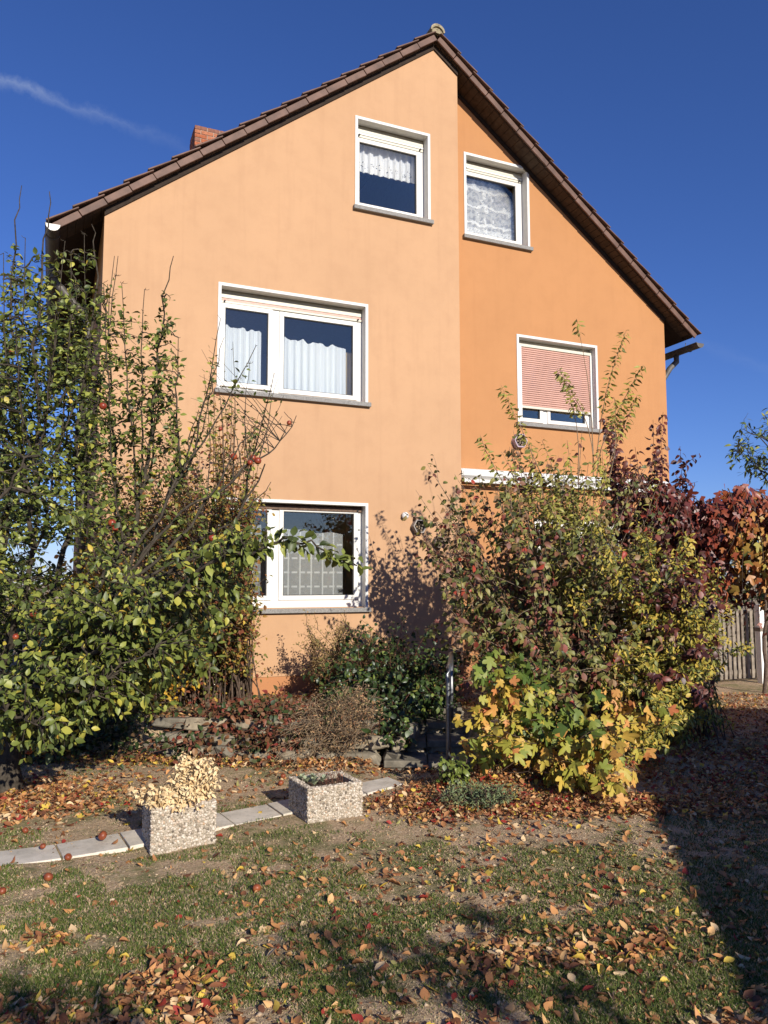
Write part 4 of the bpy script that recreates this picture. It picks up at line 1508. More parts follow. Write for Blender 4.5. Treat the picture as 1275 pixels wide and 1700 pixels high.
shrub('lobed_leaf_shrub', 'low shrub with large lobed yellow and orange leaves below the big bush', gz((3.45, -4.05, 0)), 0.28,
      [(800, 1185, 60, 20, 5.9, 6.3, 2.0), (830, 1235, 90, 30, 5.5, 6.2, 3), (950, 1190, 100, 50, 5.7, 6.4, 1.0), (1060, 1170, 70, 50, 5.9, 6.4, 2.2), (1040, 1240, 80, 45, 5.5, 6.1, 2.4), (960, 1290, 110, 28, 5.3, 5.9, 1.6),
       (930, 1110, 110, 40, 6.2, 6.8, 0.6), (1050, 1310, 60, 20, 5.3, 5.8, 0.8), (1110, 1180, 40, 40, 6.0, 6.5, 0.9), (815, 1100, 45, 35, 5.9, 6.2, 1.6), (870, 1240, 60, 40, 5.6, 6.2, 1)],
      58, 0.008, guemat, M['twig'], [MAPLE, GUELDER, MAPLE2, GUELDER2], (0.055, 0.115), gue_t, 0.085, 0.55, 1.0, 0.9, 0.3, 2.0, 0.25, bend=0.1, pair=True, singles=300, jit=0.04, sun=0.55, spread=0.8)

# fine brown shrub below the ground floor window, bramble, dead clump
brmat = leaf_mat('dry_tiny_leaf', [(0.08, 0.085, 0.025), (0.18, 0.14, 0.05), (0.30, 0.21, 0.09), (0.16, 0.08, 0.035)], 0.6, 0.3)
shrub('spiraea_shrub', 'fine twiggy shrub with tiny dull leaves below the right end of the ground floor window', gz((2.95, -0.55, 0)), 0.25,
      [(560, 1075, 65, 45, 8.9, 9.5, 2), (625, 1080, 60, 50, 8.9, 9.6, 2), (590, 1120, 100, 40, 8.8, 9.6, 2), (680, 1120, 60, 40, 9.0, 9.8, 1.3), (510, 1060, 25, 30, 9.0, 9.4, .5)],
      120, 0.007, brmat, M['twig'], OVATE, (0.018, 0.034), mixt(1.5, 1.5), 0.018, 0.25, 1.0, 0.2, 0.5, 5, 0.2, bend=0.1, singles=0)
bramat = leaf_mat('bramble_leaf', [(0.018, 0.036, 0.012), (0.035, 0.065, 0.018), (0.075, 0.12, 0.028), (0.17, 0.22, 0.04), (0.22, 0.10, 0.05)], 0.4, 0.1, 0.4, 1.0)
shrub('bramble', 'dark green bramble tangle beside the garden steps', gz((3.0, -1.6, 0)), 0.35,
      [(600, 1150, 80, 60, 7.8, 8.8, 2), (650, 1170, 80, 60, 7.4, 8.6, 3), (590, 1200, 60, 40, 7.0, 7.6, 1.2), (620, 1060, 60, 30, 8.6, 9.0, 0.6), (710, 1130, 60, 60, 7.8, 9.0, 3), (720, 1180, 45, 50, 7.2, 8.4, 2.5), (655, 1215, 35, 30, 6.6, 7.2, 1.2)],
      210, 0.005, bramat, M['redtwig'], BROAD, (0.04, 0.068), lambda q: RG.beta(1.1, 3.0), 0.03, 0.2, 1.0, 0.4, 0.6, 3, 0.25, bend=-0.1, singles=200, wig=0.02)
deadmat = leaf_mat('dead_leaf', [(0.20, 0.14, 0.08), (0.34, 0.24, 0.13), (0.26, 0.12, 0.06), (0.12, 0.12, 0.05)], 0.8, 0.2)
shrub('dead_perennial', 'clump of dry straw coloured stalks standing on the rockery above the slab path', gz((2.02, -2.78, 0)), 0.30,
      [(560, 1190, 75, 52, 6.7, 7.4, 2), (530, 1220, 65, 28, 6.7, 7.3, 1), (595, 1185, 50, 55, 6.6, 7.3, 1.8), (480, 1215, 35, 25, 7.0, 7.5, .4)],
      420, 0.0035, deadmat, M['tantwig'], NARROW, (0.015, 0.03), lambda q: RG.random(), 0.085, 0.25, 1.0, 0.2, 0.3, 1, 0.12, bend=0.02, singles=0, cat='dry plant')
shrub('ground_ivy', 'low mat of red and green creeper trailing over the rockery stones', gz((1.25, -2.2, 0)), 0.5,
      [(430, 1205, 60, 35, 7.1, 7.8, 2.4), (480, 1225, 45, 25, 6.9, 7.4, 1.6), (330, 1205, 50, 25, 7.2, 7.9, 0.9), (385, 1225, 35, 20, 7.1, 7.5, .8), (450, 1180, 80, 20, 7.6, 8.2, 1), (380, 1170, 30, 10, 8.0, 8.4, .4)],
      190, 0.003, leaf_mat('rockery_creeper_leaf', [(0.02, 0.035, 0.012), (0.04, 0.065, 0.02), (0.09, 0.05, 0.025), (0.15, 0.075, 0.035), (0.14, 0.025, 0.02), (0.20, 0.11, 0.05)], 0.5, 0.25), M['redtwig'], BROAD, (0.035, 0.07),
      lambda q: RG.random(), 0.04, 0.1, 1.0, 0.2, 0.8, 2, 0.18, bend=-0.2, singles=120, cat='creeper')
shrub('dark_ivy', 'dark evergreen mat in the shade under the apple tree', gz((-0.1, -1.6, 0)), 0.5,
      [(150, 1200, 110, 45, 7.4, 8.3, 2), (60, 1190, 100, 60, 7.2, 8.3, 2), (240, 1190, 50, 40, 7.6, 8.4, 1)],
      120, 0.004, bramat, M['twig'], BROAD, (0.04, 0.07), lambda q: 0.5 * RG.random(), 0.035, 0.1, 1.0, 0.3, 0.7, 3, 0.22, bend=-0.1, singles=60, cat='ground cover')
santo = leaf_mat('grey_green_leaf', [(0.07, 0.10, 0.05), (0.12, 0.16, 0.08), (0.19, 0.20, 0.07)], 0.7, 0.2)
shrub('santolina', 'small grey green tuft among the fallen leaves at the front edge of the big bush', gz(ground_at(790, 1330)), 0.14,
      [(775, 1318, 50, 14, 5.3, 5.7, 1), (820, 1318, 40, 14, 5.3, 5.7, 0.6)], 70, 0.003, santo, M['twig'], NARROW, (0.015, 0.03), mixt(2, 2), 0.016, 0.2, 1.0, 0.1, 0.4, 2, 0.07, bend=0.0, singles=0, cat='herb')
shrub('low_green_sprout', 'small bright green sprout with rounded leaves by the handrail foot', gz(ground_at(760, 1305)), 0.08,
      [(755, 1275, 25, 16, 5.7, 6.0, 1)], 26, 0.003, bramat, M['twig'], BROAD, (0.03, 0.055), lambda q: 0.55 + 0.25 * RG.random(), 0.04, 0.3, 1.0, 0.2, 0.7, 1, 0.08, bend=0.0, singles=60, cat='herb')

# ------------------------------------------------------------------ pergola with red creeper, fence, far trees
per = thing('pergola', 'dark timber pergola under red creeper at the right of the house', 'pergola', tuple(gz(at(1150, 1130, 9.6))))
pb = np.array(per.location)


def rel(m):
    return m


def beam_between(a, b, w, h, name, mat, parent, base):
    a, b = np.array(a) - base, np.array(b) - base
    d = unit(b - a)
    s = unit(np.cross(d, (0, 0, 1))) if abs(d[2]) < 0.9 else np.array([1.0, 0, 0])
    u = np.cross(s, d)
    m = MB()
    m.hexa([a - s * w / 2 - u * h / 2, a + s * w / 2 - u * h / 2, b + s * w / 2 - u * h / 2, b - s * w / 2 - u * h / 2,
            a - s * w / 2 + u * h / 2, a + s * w / 2 + u * h / 2, b + s * w / 2 + u * h / 2, b - s * w / 2 + u * h / 2])
    return m.build(name, mat, parent, 0.004, seg=1)


# frame: two long beams towards the right, rafters across, posts
P0, P1 = np.array([7.55, -1.4, 2.42]), np.array([10.6, -1.4, 2.42])
Q0, Q1 = np.array([7.55, 0.9, 2.42]) + np.array([2.0, 0, 0]), np.array([11.4, 0.9, 2.42])
beam_between(P0, P1, 0.09, 0.14, 'beam', M['darkwood'], per, pb)
beam_between(Q0, Q1, 0.09, 0.14, 'beam', M['darkwood'], per, pb)
for k in range(5):
    a = P0 + (P1 - P0) * (0.04 + 0.23 * k) + np.array([0, -0.15, 0.12])
    beam_between(a, a + np.array([1.0 if k > 1 else 2.0, 2.6, 0]), 0.06, 0.10, 'rafter', M['darkwood'], per, pb)
for q in (P0 + (0.1, 0, 0), P1 - (0.1, 0, 0), Q0 + (0.1, 0, 0), Q1 - (0.1, 0, 0)):
    beam_between((q[0], q[1], -0.1), (q[0], q[1], 2.348), 0.09, 0.09, 'post', M['greywood'], per, pb)

crmat = leaf_mat('creeper_leaf', [(0.04, 0.016, 0.012), (0.09, 0.022, 0.016), (0.18, 0.036, 0.02), (0.26, 0.085, 0.03), (0.34, 0.17, 0.045), (0.27, 0.23, 0.05), (0.07, 0.09, 0.025)], 0.42, 0.2, 0.4)


def creeper():
    pl = Plant('wall_creeper', 'red and orange creeper hanging in a thick curtain over the dark pergola', 'creeper', tuple(gz((8.7, -1.5, 0))))

    def tf(q):
        px, py, z = project(q)
        return np.clip(0.06 + 0.25 * RG.random() + 0.36 * smooth(1150, 1240, px) * RG.random() + 0.30 * smooth(1180, 1240, px) * smooth(830, 900, py), 0, 1)

    for k in range(430):
        px = RG.uniform(1075, 1330)
        t = RG.uniform(8.7, 9.8)
        top = at(px, RG.uniform(815, 860) + 14 * math.sin(px * 0.05), t)
        length = RG.uniform(0.25, 0.85) if RG.random() < 0.85 else RG.uniform(0.9, 1.25)
        b = top + np.array([RG.normal(0, 0.12), RG.normal(-0.05, 0.1), -length])
        P = bez(top, b, (0, -0.14, 0.12), 8, 0.012)
        pl.stem(P, np.linspace(0.006, 0.002, 8), 'vine', 4)
        put_leaves(pl, P, 0.0, 0.95, 0.048, (0.055, 0.12), 1, tf, 0.9, 0.25, 0.8, 0.06, 0.9)
    # roots of the vine: two trunks from the ground up the posts
    for x in (7.66, 9.1):
        a = np.array([x, -1.47, 0.0])
        pl.stem(bez(a, (x + 0.1, -1.45, 2.5), (0.05, -0.03, 0), 14, 0.02), np.linspace(0.03, 0.015, 14), 'vine', 7)
    for k in range(26):
        px = RG.uniform(1200, 1275)
        top = at(px, RG.uniform(930, 990), 9.4)
        b = top + np.array([RG.normal(0, 0.1), 0, -RG.uniform(0.2, 0.55)])
        P = bez(top, b, (0, -0.05, 0), 7, 0.01)
        pl.stem(P, np.linspace(0.005, 0.002, 7), 'vine', 4)
        put_leaves(pl, P, 0.2, 1, 0.10, (0.06, 0.11), 1, lambda q: 0.1 + 0.3 * RG.random(), 0.9, 0.2, 0.6, 0.02, 0.5)
    pl.finish(M['twig'], crmat, [IVY3], 260)


creeper()

# picket fence panel with a white post at the right of the house
FYY = -0.35
fence = thing('picket_fence', 'weathered picket fence panel with slim rails right of the house', 'fence', (9.3, FYY, 0.0))
for z in (0.12, 0.55, 1.10):
    MB().box((0.0, 0.0, z), (2.6, 0.045, z + 0.07)).build('rail', M['greywood'], fence, 0.004, seg=1)
for k in range(26):
    x = 0.02 + k * 0.1
    MB().box((x, -0.024, 0.05), (x + 0.06, -0.002, 1.15 + random.uniform(-0.015, 0.015))).build('picket', M['palewood'] if k % 3 else M['greywood'], fence, 0.003, seg=1)
wp = thing('gate_post', 'slim white post with a grey strap at the right edge', 'post', (10.05, -0.62, 0.0))
MB().box((-0.05, -0.05, -0.1), (0.05, 0.05, 1.25)).build('post', M['whitepaint'], wp, 0.004, seg=1)
MB().box((-0.056, -0.056, 0.82), (0.056, 0.056, 0.88)).build('strap', M['greywood'], wp)

# dark hedge and trees behind the fence
hedgemat = leaf_mat('hedge_leaf', [(0.012, 0.022, 0.008), (0.03, 0.05, 0.014), (0.055, 0.08, 0.02)], 0.5, 0.15)


def leafy_mass(name, label, cat, centre, radii, n, size, mat, templates, tintf, trunk_r=0.06, group=None, nlimb=14, barkm=None, singles=0):
    c = np.array(centre, float)
    base = gz(c)
    pl = Plant(name, label, cat, base, group)
    top = c + np.array([0, 0, radii[2] * 0.3])
    T = bez(base - (0, 0, 0.05), top, RG.normal(0, 0.1, 3), 10, 0.02)
    pl.stem(T, np.linspace(trunk_r, trunk_r * 0.35, 10), 'trunk', 8)
    tips = []
    for k in range(nlimb):
        d = unit(RG.normal(0, 1, 3))
        e = c + d * np.array(radii) * RG.uniform(0.7, 1.0)
        P = bez(T[int(RG.integers(4, 10))], e, RG.normal(0, 0.1, 3), 8, 0.03)
        pl.stem(P, np.linspace(trunk_r * 0.35, 0.006, 8), 'limb', 5)
        tips.append(P)
    tips = np.concatenate(tips)
    for k in range(n):
        d = unit(RG.normal(0, 1, 3))
        e = c + d * np.array(radii) * RG.random() ** 0.33 * RG.uniform(0.85, 1.08)
        q = tips[np.argmin(np.linalg.norm(tips - e, axis=1))]
        P = bez(q, e, (0, 0, 0.05), 5, 0.02)
        pl.stem(P, np.linspace(0.006, 0.002, 5), 'twig', 4)
        put_leaves(pl, P, 0.3, 1.0, size[1] * 0.7, size, len(templates), tintf, 0.3, 0.6, 1.0, 0.04)
    return pl.finish(barkm or M['bark'], mat, templates, singles, indiv=('trunk',))


for k, (x, y, r) in enumerate(((11.2, 2.2, 1.2), (13.0, 1.6, 1.3), (12.0, 0.2, 0.9), (14.6, 0.6, 1.3))):
    leafy_mass('dark_hedge_bush', ['dark hedge bush behind the picket fence nearest the house', 'dark hedge bush behind the picket fence second from the house',
                                   'low dark bush just behind the white post', 'dark hedge bush at the far right edge'][k],
               'bush', (x, y, 1.25 if r > 1 else 0.9), (r, r, 1.25 if r > 1 else 0.9), 420, (0.07, 0.11), hedgemat, BROAD, lambda q: RG.random(), 0.05)
ftmat = leaf_mat('tree_leaf', [(0.04, 0.06, 0.018), (0.09, 0.125, 0.03), (0.18, 0.21, 0.05), (0.30, 0.28, 0.05)], 0.5, 0.3)
leafy_mass('dark_garden_tree', 'dark bushy tree behind the apple tree at the left edge', 'tree', at(10, 800, 14.0), (0.85, 1.0, 1.9), 620, (0.07, 0.12), hedgemat, BROAD, lambda q: RG.random(), 0.09, nlimb=26)
leafy_mass('dark_hedge_bush', 'dark hedge bush under the apple tree beside the left house wall', 'bush', at(40, 1010, 12.5), (1.3, 0.8, 0.9), 420, (0.06, 0.10), hedgemat, BROAD, lambda q: RG.random(), 0.05)
tc_ = at(1330, 745, 15.0)
leafy_mass('garden_tree', 'loose green and yellow tree rising above the creeper at the right edge', 'tree', tc_, (1.45, 1.3, 0.95), 520, (0.09, 0.15), ftmat, NARROW, mixt(1.6, 2.0), 0.09, nlimb=22)
gt2 = at(1225, 790, 15.2)

# neighbouring house glimpsed at the far left
nb = thing('neighbour_house', 'pale neighbouring house glimpsed through the apple tree at the left edge', 'house', (-16.0, 17.0, 0.0), 0.15)
MB().box((-5, -4, 0), (5, 4, 5.6)).build('wall', mat_simple('pale_render', (0.62, 0.61, 0.58), 0.9), nb)
MB().prism([(-5.4, -4.4, 5.602), (-5.4, 4.4, 5.602), (-5.4, 0, 8.6)], (10.8, 0, 0)).build('roof', M['tile'], nb)
for (x, z) in ((-3, 1.2), (0, 1.2), (3, 1.2), (-3, 3.9), (0, 3.9), (3, 3.9)):
    f = bars(MB(), x - 0.6, x + 0.6, z, z + 1.3, 0.08, -4.05, -3.99).build('window', M['white'], nb)
    MB().box((x - 0.52, -4.03, z + 0.08), (x + 0.52, -4.01, z + 1.22)).build('pane', M['gasket'], f)


# ------------------------------------------------------------------ rockery, steps, handrail
ROCK = []
for i, c in enumerate(((0.22, 0.19, 0.14), (0.17, 0.15, 0.115), (0.27, 0.225, 0.16))):
    ROCK.append(mat_simple('rockery_stone', c, 0.95, 0.15, var=0.4, scale=9, bump=0.7, bscale=60))


def stone_mesh(sx, sy, sz, seed, rough=0.30):
    rg = np.random.default_rng(seed)
    bm = bmesh.new()
    bmesh.ops.create_cube(bm, size=1.0)
    bmesh.ops.bevel(bm, geom=list(bm.edges), offset=0.14, segments=2, profile=0.5, affect='EDGES')
    ph = rg.random(9) * 6.28
    for v in bm.verts:
        c = v.co
        k = 1 + rough * (math.sin(3.1 * c.x + ph[0]) * math.sin(2.7 * c.y + ph[1]) + 0.6 * math.sin(5 * c.z + ph[2] + 3 * c.x)) + rg.normal(0, 0.03)
        c.x, c.y, c.z = c.x * k * sx, c.y * k * sy, c.z * (1 + (k - 1) * 0.6) * sz
    me = bpy.data.meshes.new('stone')
    bm.to_mesh(me)
    bm.free()
    return me


rk = thing('rockery_wall', 'low dry wall of flat weathered stones holding the raised bed', 'stone wall', (0.42, -1.97, 0.0))
ang = math.atan2(-0.604, 1.0)
for row in range(3):
    x = 0.05 + 0.13 * (row % 2)
    k = 0
    while x < 2.42:
        w = random.choice((random.uniform(0.11, 0.2), random.uniform(0.2, 0.42)))
        hh = random.uniform(0.075, 0.13)
        me = stone_mesh(w, random.uniform(0.16, 0.24), hh, 100 + row * 31 + k)
        me.materials.append(random.choice(ROCK))
        o = bpy.data.objects.new('stone', me)
        cx = x + w / 2
        gx, gy = 0.42 + (cx) * math.cos(ang), -1.97 + (cx) * math.sin(ang)
        nx, ny = math.sin(ang), -math.cos(ang)          # towards the lawn
        off = 0.06 - row * 0.07 + random.uniform(-0.03, 0.03)
        o.location = (gx + nx * off - 0.42, gy + ny * off + 1.97, 0.045 + row * 0.112 + random.uniform(-0.01, 0.01))
        o.rotation_euler = (random.uniform(-0.2, 0.2), random.uniform(-0.16, 0.16), ang + random.uniform(-0.25, 0.25))
        COL.objects.link(o)
        o.parent = rk
        x += w + random.uniform(0.0, 0.03)
        k += 1

st = thing('garden_steps', 'short flight of shaded stone steps climbing between bramble and bush', 'steps', (2.62, -3.5, 0.0))
sdir = np.array([0.42, 0.90, 0])
sdir = sdir / np.linalg.norm(sdir)
sside = np.array([sdir[1], -sdir[0], 0])
for k in range(4):
    c = sdir * (0.15 + 0.34 * k)
    z = 0.035 + 0.10 * k
    for (o0, o1) in ((-0.36, 0.02), (0.03, 0.40)):
        m = MB()
        a, b = c - sdir * 0.17, c + sdir * 0.19
        j = random.uniform(-0.01, 0.01)
        q = [a + sside * o0, a + sside * o1, b + sside * o1, b + sside * o0]
        m.hexa([(p[0], p[1], z - 0.05 + j) for p in q] + [(p[0], p[1], z + 0.012 + j) for p in q])
        m.build('step_slab', ROCK[1], st, 0.008)
    for o0 in np.arange(-0.36, 0.36, 0.19):
        me = stone_mesh(0.18, 0.12, 0.085, 300 + k * 9 + int(o0 * 50))
        me.materials.append(random.choice(ROCK))
        o = bpy.data.objects.new('riser_stone', me)
        p = c - sdir * 0.08 + sside * (o0 + 0.09)
        o.location = (p[0], p[1], z - 0.075)
        o.rotation_euler = (0, 0, math.atan2(sside[1], sside[0]))
        COL.objects.link(o)
        o.parent = st

hb = ground_at(745, 1285)
hr = thing('handrail', 'bent grey steel pipe handrail beside the garden steps', 'handrail', tuple(hb))
t_h = 6.45
pts = [np.array([hb[0], hb[1], -0.15])]
top = at(745, 1120, project(hb)[2])
pts += [np.array([hb[0], hb[1], z]) for z in (0.3, 0.6, top[2] - 0.05)]
for a in (20, 45, 70, 90):
    r_ = 0.11
    dd = unit(np.array([0.60, 0.80, 0.0]))
    pts.append(np.array([hb[0], hb[1], top[2] - 0.05]) + dd * r_ * (1 - math.cos(math.radians(a))) + np.array([0, 0, r_ * math.sin(math.radians(a))]))
end = pts[-1] + unit(np.array([0.485, 0.875, 0.02])) * 0.9
pts.append(end)
MB().tube([p - hb for p in pts], 0.021, 10).build('pipe', M['steel'], hr, smooth=True)
e2 = np.array([end[0] - hb[0], end[1] - hb[1], 0.0])
MB().tube([e2 + (0, 0, 0.1), e2 + (0, 0, end[2] - hb[2])], 0.021, 10).build('post', M['steel'], hr, smooth=True)

# ------------------------------------------------------------------ slab path
t = NT('concrete_slab')
c = t.ramp(t.noise(6, 6, 0.65), [(0.3, (0.54, 0.48, 0.39)), (0.7, (0.72, 0.65, 0.54))])
c = t.mix(t.math('MULTIPLY', t.ramp(t.noise(60, 3), [(0.58, (0, 0, 0)), (0.72, (1, 1, 1))]), 0.5), c, (0.25, 0.22, 0.18))
c = t.mix(t.math('MULTIPLY', t.ramp(t.noise(2.6, 6, 0.7), [(0.48, (0, 0, 0)), (0.68, (1, 1, 1))]), 0.55), c, (0.30, 0.27, 0.21))
M['slab'] = t.done(t.principled(c, 0.9, 0.2, 0, t.bump(t.noise(160, 4), 0.25, 0.004)))
path = thing('path', None, None, (0, 0, 0))
path['kind'] = 'structure'
fr = [(-1.10, -4.80), (-0.72, -4.755), (-0.335, -4.735), (0.04, -4.675), (0.40, -4.61), (0.72, -4.53), (1.07, -4.43), (1.44, -4.30), (1.81, -4.15), (2.18, -4.02)]
bk = [(-1.15, -4.50), (-0.76, -4.47), (-0.37, -4.46), (0.005, -4.385), (0.35, -4.31), (0.68, -4.215), (1.04, -4.125), (1.40, -4.00), (1.77, -3.87), (2.16, -3.76)]
for k in range(len(fr) - 1):
    g = 0.006
    F0, F1, B0, B1 = (np.array(q) for q in (fr[k], fr[k + 1], bk[k], bk[k + 1]))
    d = unit(F1 - F0) * g
    ly = lambda p, dz: (p[0], p[1], float(height(p[0], p[1])) * 0.3 + dz)
    tz = random.uniform(-0.004, 0.004)
    q = [F0 + d, F1 - d, B1 - d, B0 + d]
    m = MB().hexa([ly(p, -0.04) for p in q] + [ly(p, 0.012 + tz) for p in q])
    m.build('paving_slab', M['slab'], path, 0.005)

# ------------------------------------------------------------------ planters of exposed aggregate
aggmat = leaf_mat('aggregate_pebble', [(0.11, 0.09, 0.07), (0.26, 0.22, 0.17), (0.42, 0.36, 0.27), (0.56, 0.50, 0.40), (0.70, 0.65, 0.56), (0.48, 0.33, 0.20)], 0.6, 0.0, 0.35, 1.0)
cemmat = mat_simple('planter_cement', (0.36, 0.31, 0.24), 0.95, 0.1, var=0.3, scale=60, bump=0.6)
soilmat = mat_simple('planter_soil', (0.09, 0.062, 0.042), 0.95, 0.1, var=0.5, scale=40, bump=0.9, bscale=70)


def planter(label, loc, rz, w, d, h, seed):
    rg = np.random.default_rng(seed)
    p = thing('planter', label, 'planter', loc, rz, 'exposed aggregate planters on the slab path')
    tw = 0.045
    m = MB()
    m.box((-w / 2, -d / 2, -0.03), (w / 2, -d / 2 + tw, h))
    m.box((-w / 2, d / 2 - tw, -0.03), (w / 2, d / 2, h))
    m.box((-w / 2, -d / 2 + tw, -0.03), (-w / 2 + tw, d / 2 - tw, h))
    m.box((w / 2 - tw, -d / 2 + tw, -0.03), (w / 2, d / 2 - tw, h))
    m.build('planter_wall', cemmat, p)
    MB().box((-w / 2 + tw, -d / 2 + tw, 0), (w / 2 - tw, d / 2 - tw, h - 0.035)).build('soil', soilmat, p)
    # pebbles pressed into all outer faces and the rim
    bm = bmesh.new()
    bmesh.ops.create_icosphere(bm, subdivisions=1, radius=1.0)
    sv = np.array([v.co for v in bm.verts])
    sf = np.array([[v.index for v in f.verts] for f in bm.faces])
    bm.free()
    Vs, Fs, Ts, n = [], [], [], 0
    faces = [((1, 0, 0), (0, -1, 0), w, (0, -d / 2, 0)), ((1, 0, 0), (0, 1, 0), w, (0, d / 2, 0)), ((0, 1, 0), (-1, 0, 0), d, (-w / 2, 0, 0)), ((0, 1, 0), (1, 0, 0), d, (w / 2, 0, 0))]
    for ax, nm, L, org in faces:
        ax, nm, org = (np.array(q, float) for q in (ax, nm, org))
        cell = 0.0135
        for i in range(int(L / cell) + 1):
            for j in range(int((h + 0.02) / cell) + 1):
                s = rg.uniform(0.006, 0.0115)
                u = -L / 2 + (i + rg.uniform(0.1, 0.9)) * cell
                z = min(h - 0.004, -0.01 + (j + rg.uniform(0.1, 0.9)) * cell)
                if abs(u) > L / 2:
                    continue
                c = org + ax * u + np.array([0, 0, z])
                a = rg.uniform(0, 3.14)
                e1 = ax * math.cos(a) + np.array([0, 0, 1]) * math.sin(a)
                e2 = np.cross(nm, e1)
                W = c + s * (sv[:, 0:1] * e1 * 1.15 + sv[:, 1:2] * e2 * 0.85 + sv[:, 2:3] * nm * 0.62)
                Vs.append(W)
                Fs.append(sf + n)
                n += len(W)
                Ts.append(np.full(len(W), rg.beta(2.0, 1.6)))
    for k in range(int(380)):
        e = rg.integers(4)
        u = rg.uniform(-0.5, 0.5)
        q = rg.uniform(0.004, tw - 0.004)
        c = np.array([[u * w, -d / 2 + q, h], [u * w, d / 2 - q, h], [-w / 2 + q, u * d, h], [w / 2 - q, u * d, h]][e])
        s = rg.uniform(0.006, 0.0105)
        Vs.append(c + s * sv * np.array([1.1, 0.9, 0.6]))
        Fs.append(sf + n)
        n += len(sv)
        Ts.append(np.full(len(sv), rg.beta(2.0, 1.6)))
    o = link('pebbles', mesh_np('pebbles', np.concatenate(Vs), np.concatenate(Fs), aggmat, smooth=True, tint=np.concatenate(Ts)), p)
    o['kind'] = 'stuff'
    return p


PL1 = (0.335, -4.655, 0.0)
PL2 = (1.365, -4.465, 0.0)
planter('pebbled concrete planter holding the dried tan plant', PL1, math.radians(2), 0.385, 0.33, 0.255, 1)
planter('pebbled concrete planter with only a low grey green plant', PL2, math.radians(4), 0.40, 0.36, 0.225, 2)

drymat = leaf_mat('dried_leaf', [(0.40, 0.26, 0.12), (0.58, 0.42, 0.22), (0.68, 0.52, 0.29), (0.72, 0.58, 0.36)], 0.75, 0.3, 0.15, 1.25)


def dry_plant():
    b = np.array([PL1[0], PL1[1], 0.22])
    pl = Plant('dried_plant', 'dead plant of crisp pale tan leaves standing in the left planter', 'dry plant', b)
    regs = [(328, 1295, 38, 40, 4.75, 5.05, 4.4), (318, 1262, 16, 22, 4.8, 5.0, 0.9), (345, 1268, 14, 16, 4.8, 5.0, .7), (250, 1325, 36, 16, 4.55, 4.8, 2.6), (345, 1300, 26, 30, 4.75, 4.95, 1), (300, 1330, 55, 18, 4.6, 4.85, 2)]
    for p in pick_in(regs, 210):
        a = b + np.array([RG.uniform(-0.12, 0.12), RG.uniform(-0.09, 0.09), 0])
        P = bez(a, p, (0, 0, 0.05), 8, 0.006)
        pl.stem(P, np.linspace(0.003, 0.001, 8), 'stem', 4)
        put_leaves(pl, P, 0.3, 1.0, 0.014, (0.016, 0.040), 4, lambda q: RG.beta(2.2, 1.0), 0.5, 0.3, 1.0, 0.006, 1.2, stalk=0.004)
    pl.finish(M['tantwig'], drymat, [OVATE[3], CURLED[0], NARROW[1], OVATE[1]], 300)


dry_plant()


def sedum():
    b = np.array([PL2[0], PL2[1], 0.19])
    pl = Plant('sedum', 'low grey green rosette plant in the right planter', 'plant', b)
    for (x, y) in ((-0.13, 0.02), (-0.10, -0.06), (-0.06, 0.06), (-0.15, 0.09), (-0.02, -0.02)):
        for k in range(14):
            a = k * 2.4
            c = b + np.array([x, y, 0.02 + 0.035 * RG.random()])
            pl.leaf(c, (math.cos(a), math.sin(a), 0.35 + 0.03 * k), (-0.4 * math.cos(a), -0.4 * math.sin(a), 0.9), RG.uniform(0.028, 0.045), 0, 0.2 + 0.5 * RG.random())
    for k in range(40):
        a = b + np.array([RG.uniform(-0.02, 0.15), RG.uniform(-0.12, 0.12), 0])
        P = bez(a, a + np.array([RG.normal(0, 0.03), RG.normal(0, 0.03), RG.uniform(0.03, 0.10)]), RG.normal(0, 0.01, 3), 5)
        pl.stem(P, 0.0012, 'dry_stem', 4)
        pl.leaf(P[-1], RG.normal(0, 1, 3), (0, 0, 1), 0.02, 0, 0.9 + 0.1 * RG.random())
    pl.finish(M['redtwig'], leaf_mat('sedum_leaf', [(0.10, 0.13, 0.08), (0.22, 0.27, 0.18), (0.30, 0.34, 0.20), (0.30, 0.17, 0.12)], 0.55, 0.1), [leaf_ovate(0.6, 1.2, 0.3, -0.15)], 110)


sedum()

# ------------------------------------------------------------------ lawn: blades, fallen leaves, apples
def in_planters(x, y):
    return ((np.abs(x - PL1[0]) < 0.22) & (np.abs(y - PL1[1]) < 0.2)) | ((np.abs(x - PL2[0]) < 0.23) & (np.abs(y - PL2[1]) < 0.22))


def on_path(x, y):
    yf = np.interp(x, [q[0] for q in fr], [q[1] for q in fr])
    yb = np.interp(x, [q[0] for q in bk], [q[1] for q in bk])
    return (y > yf + 0.008) & (y < yb - 0.008) & (x < 2.2)


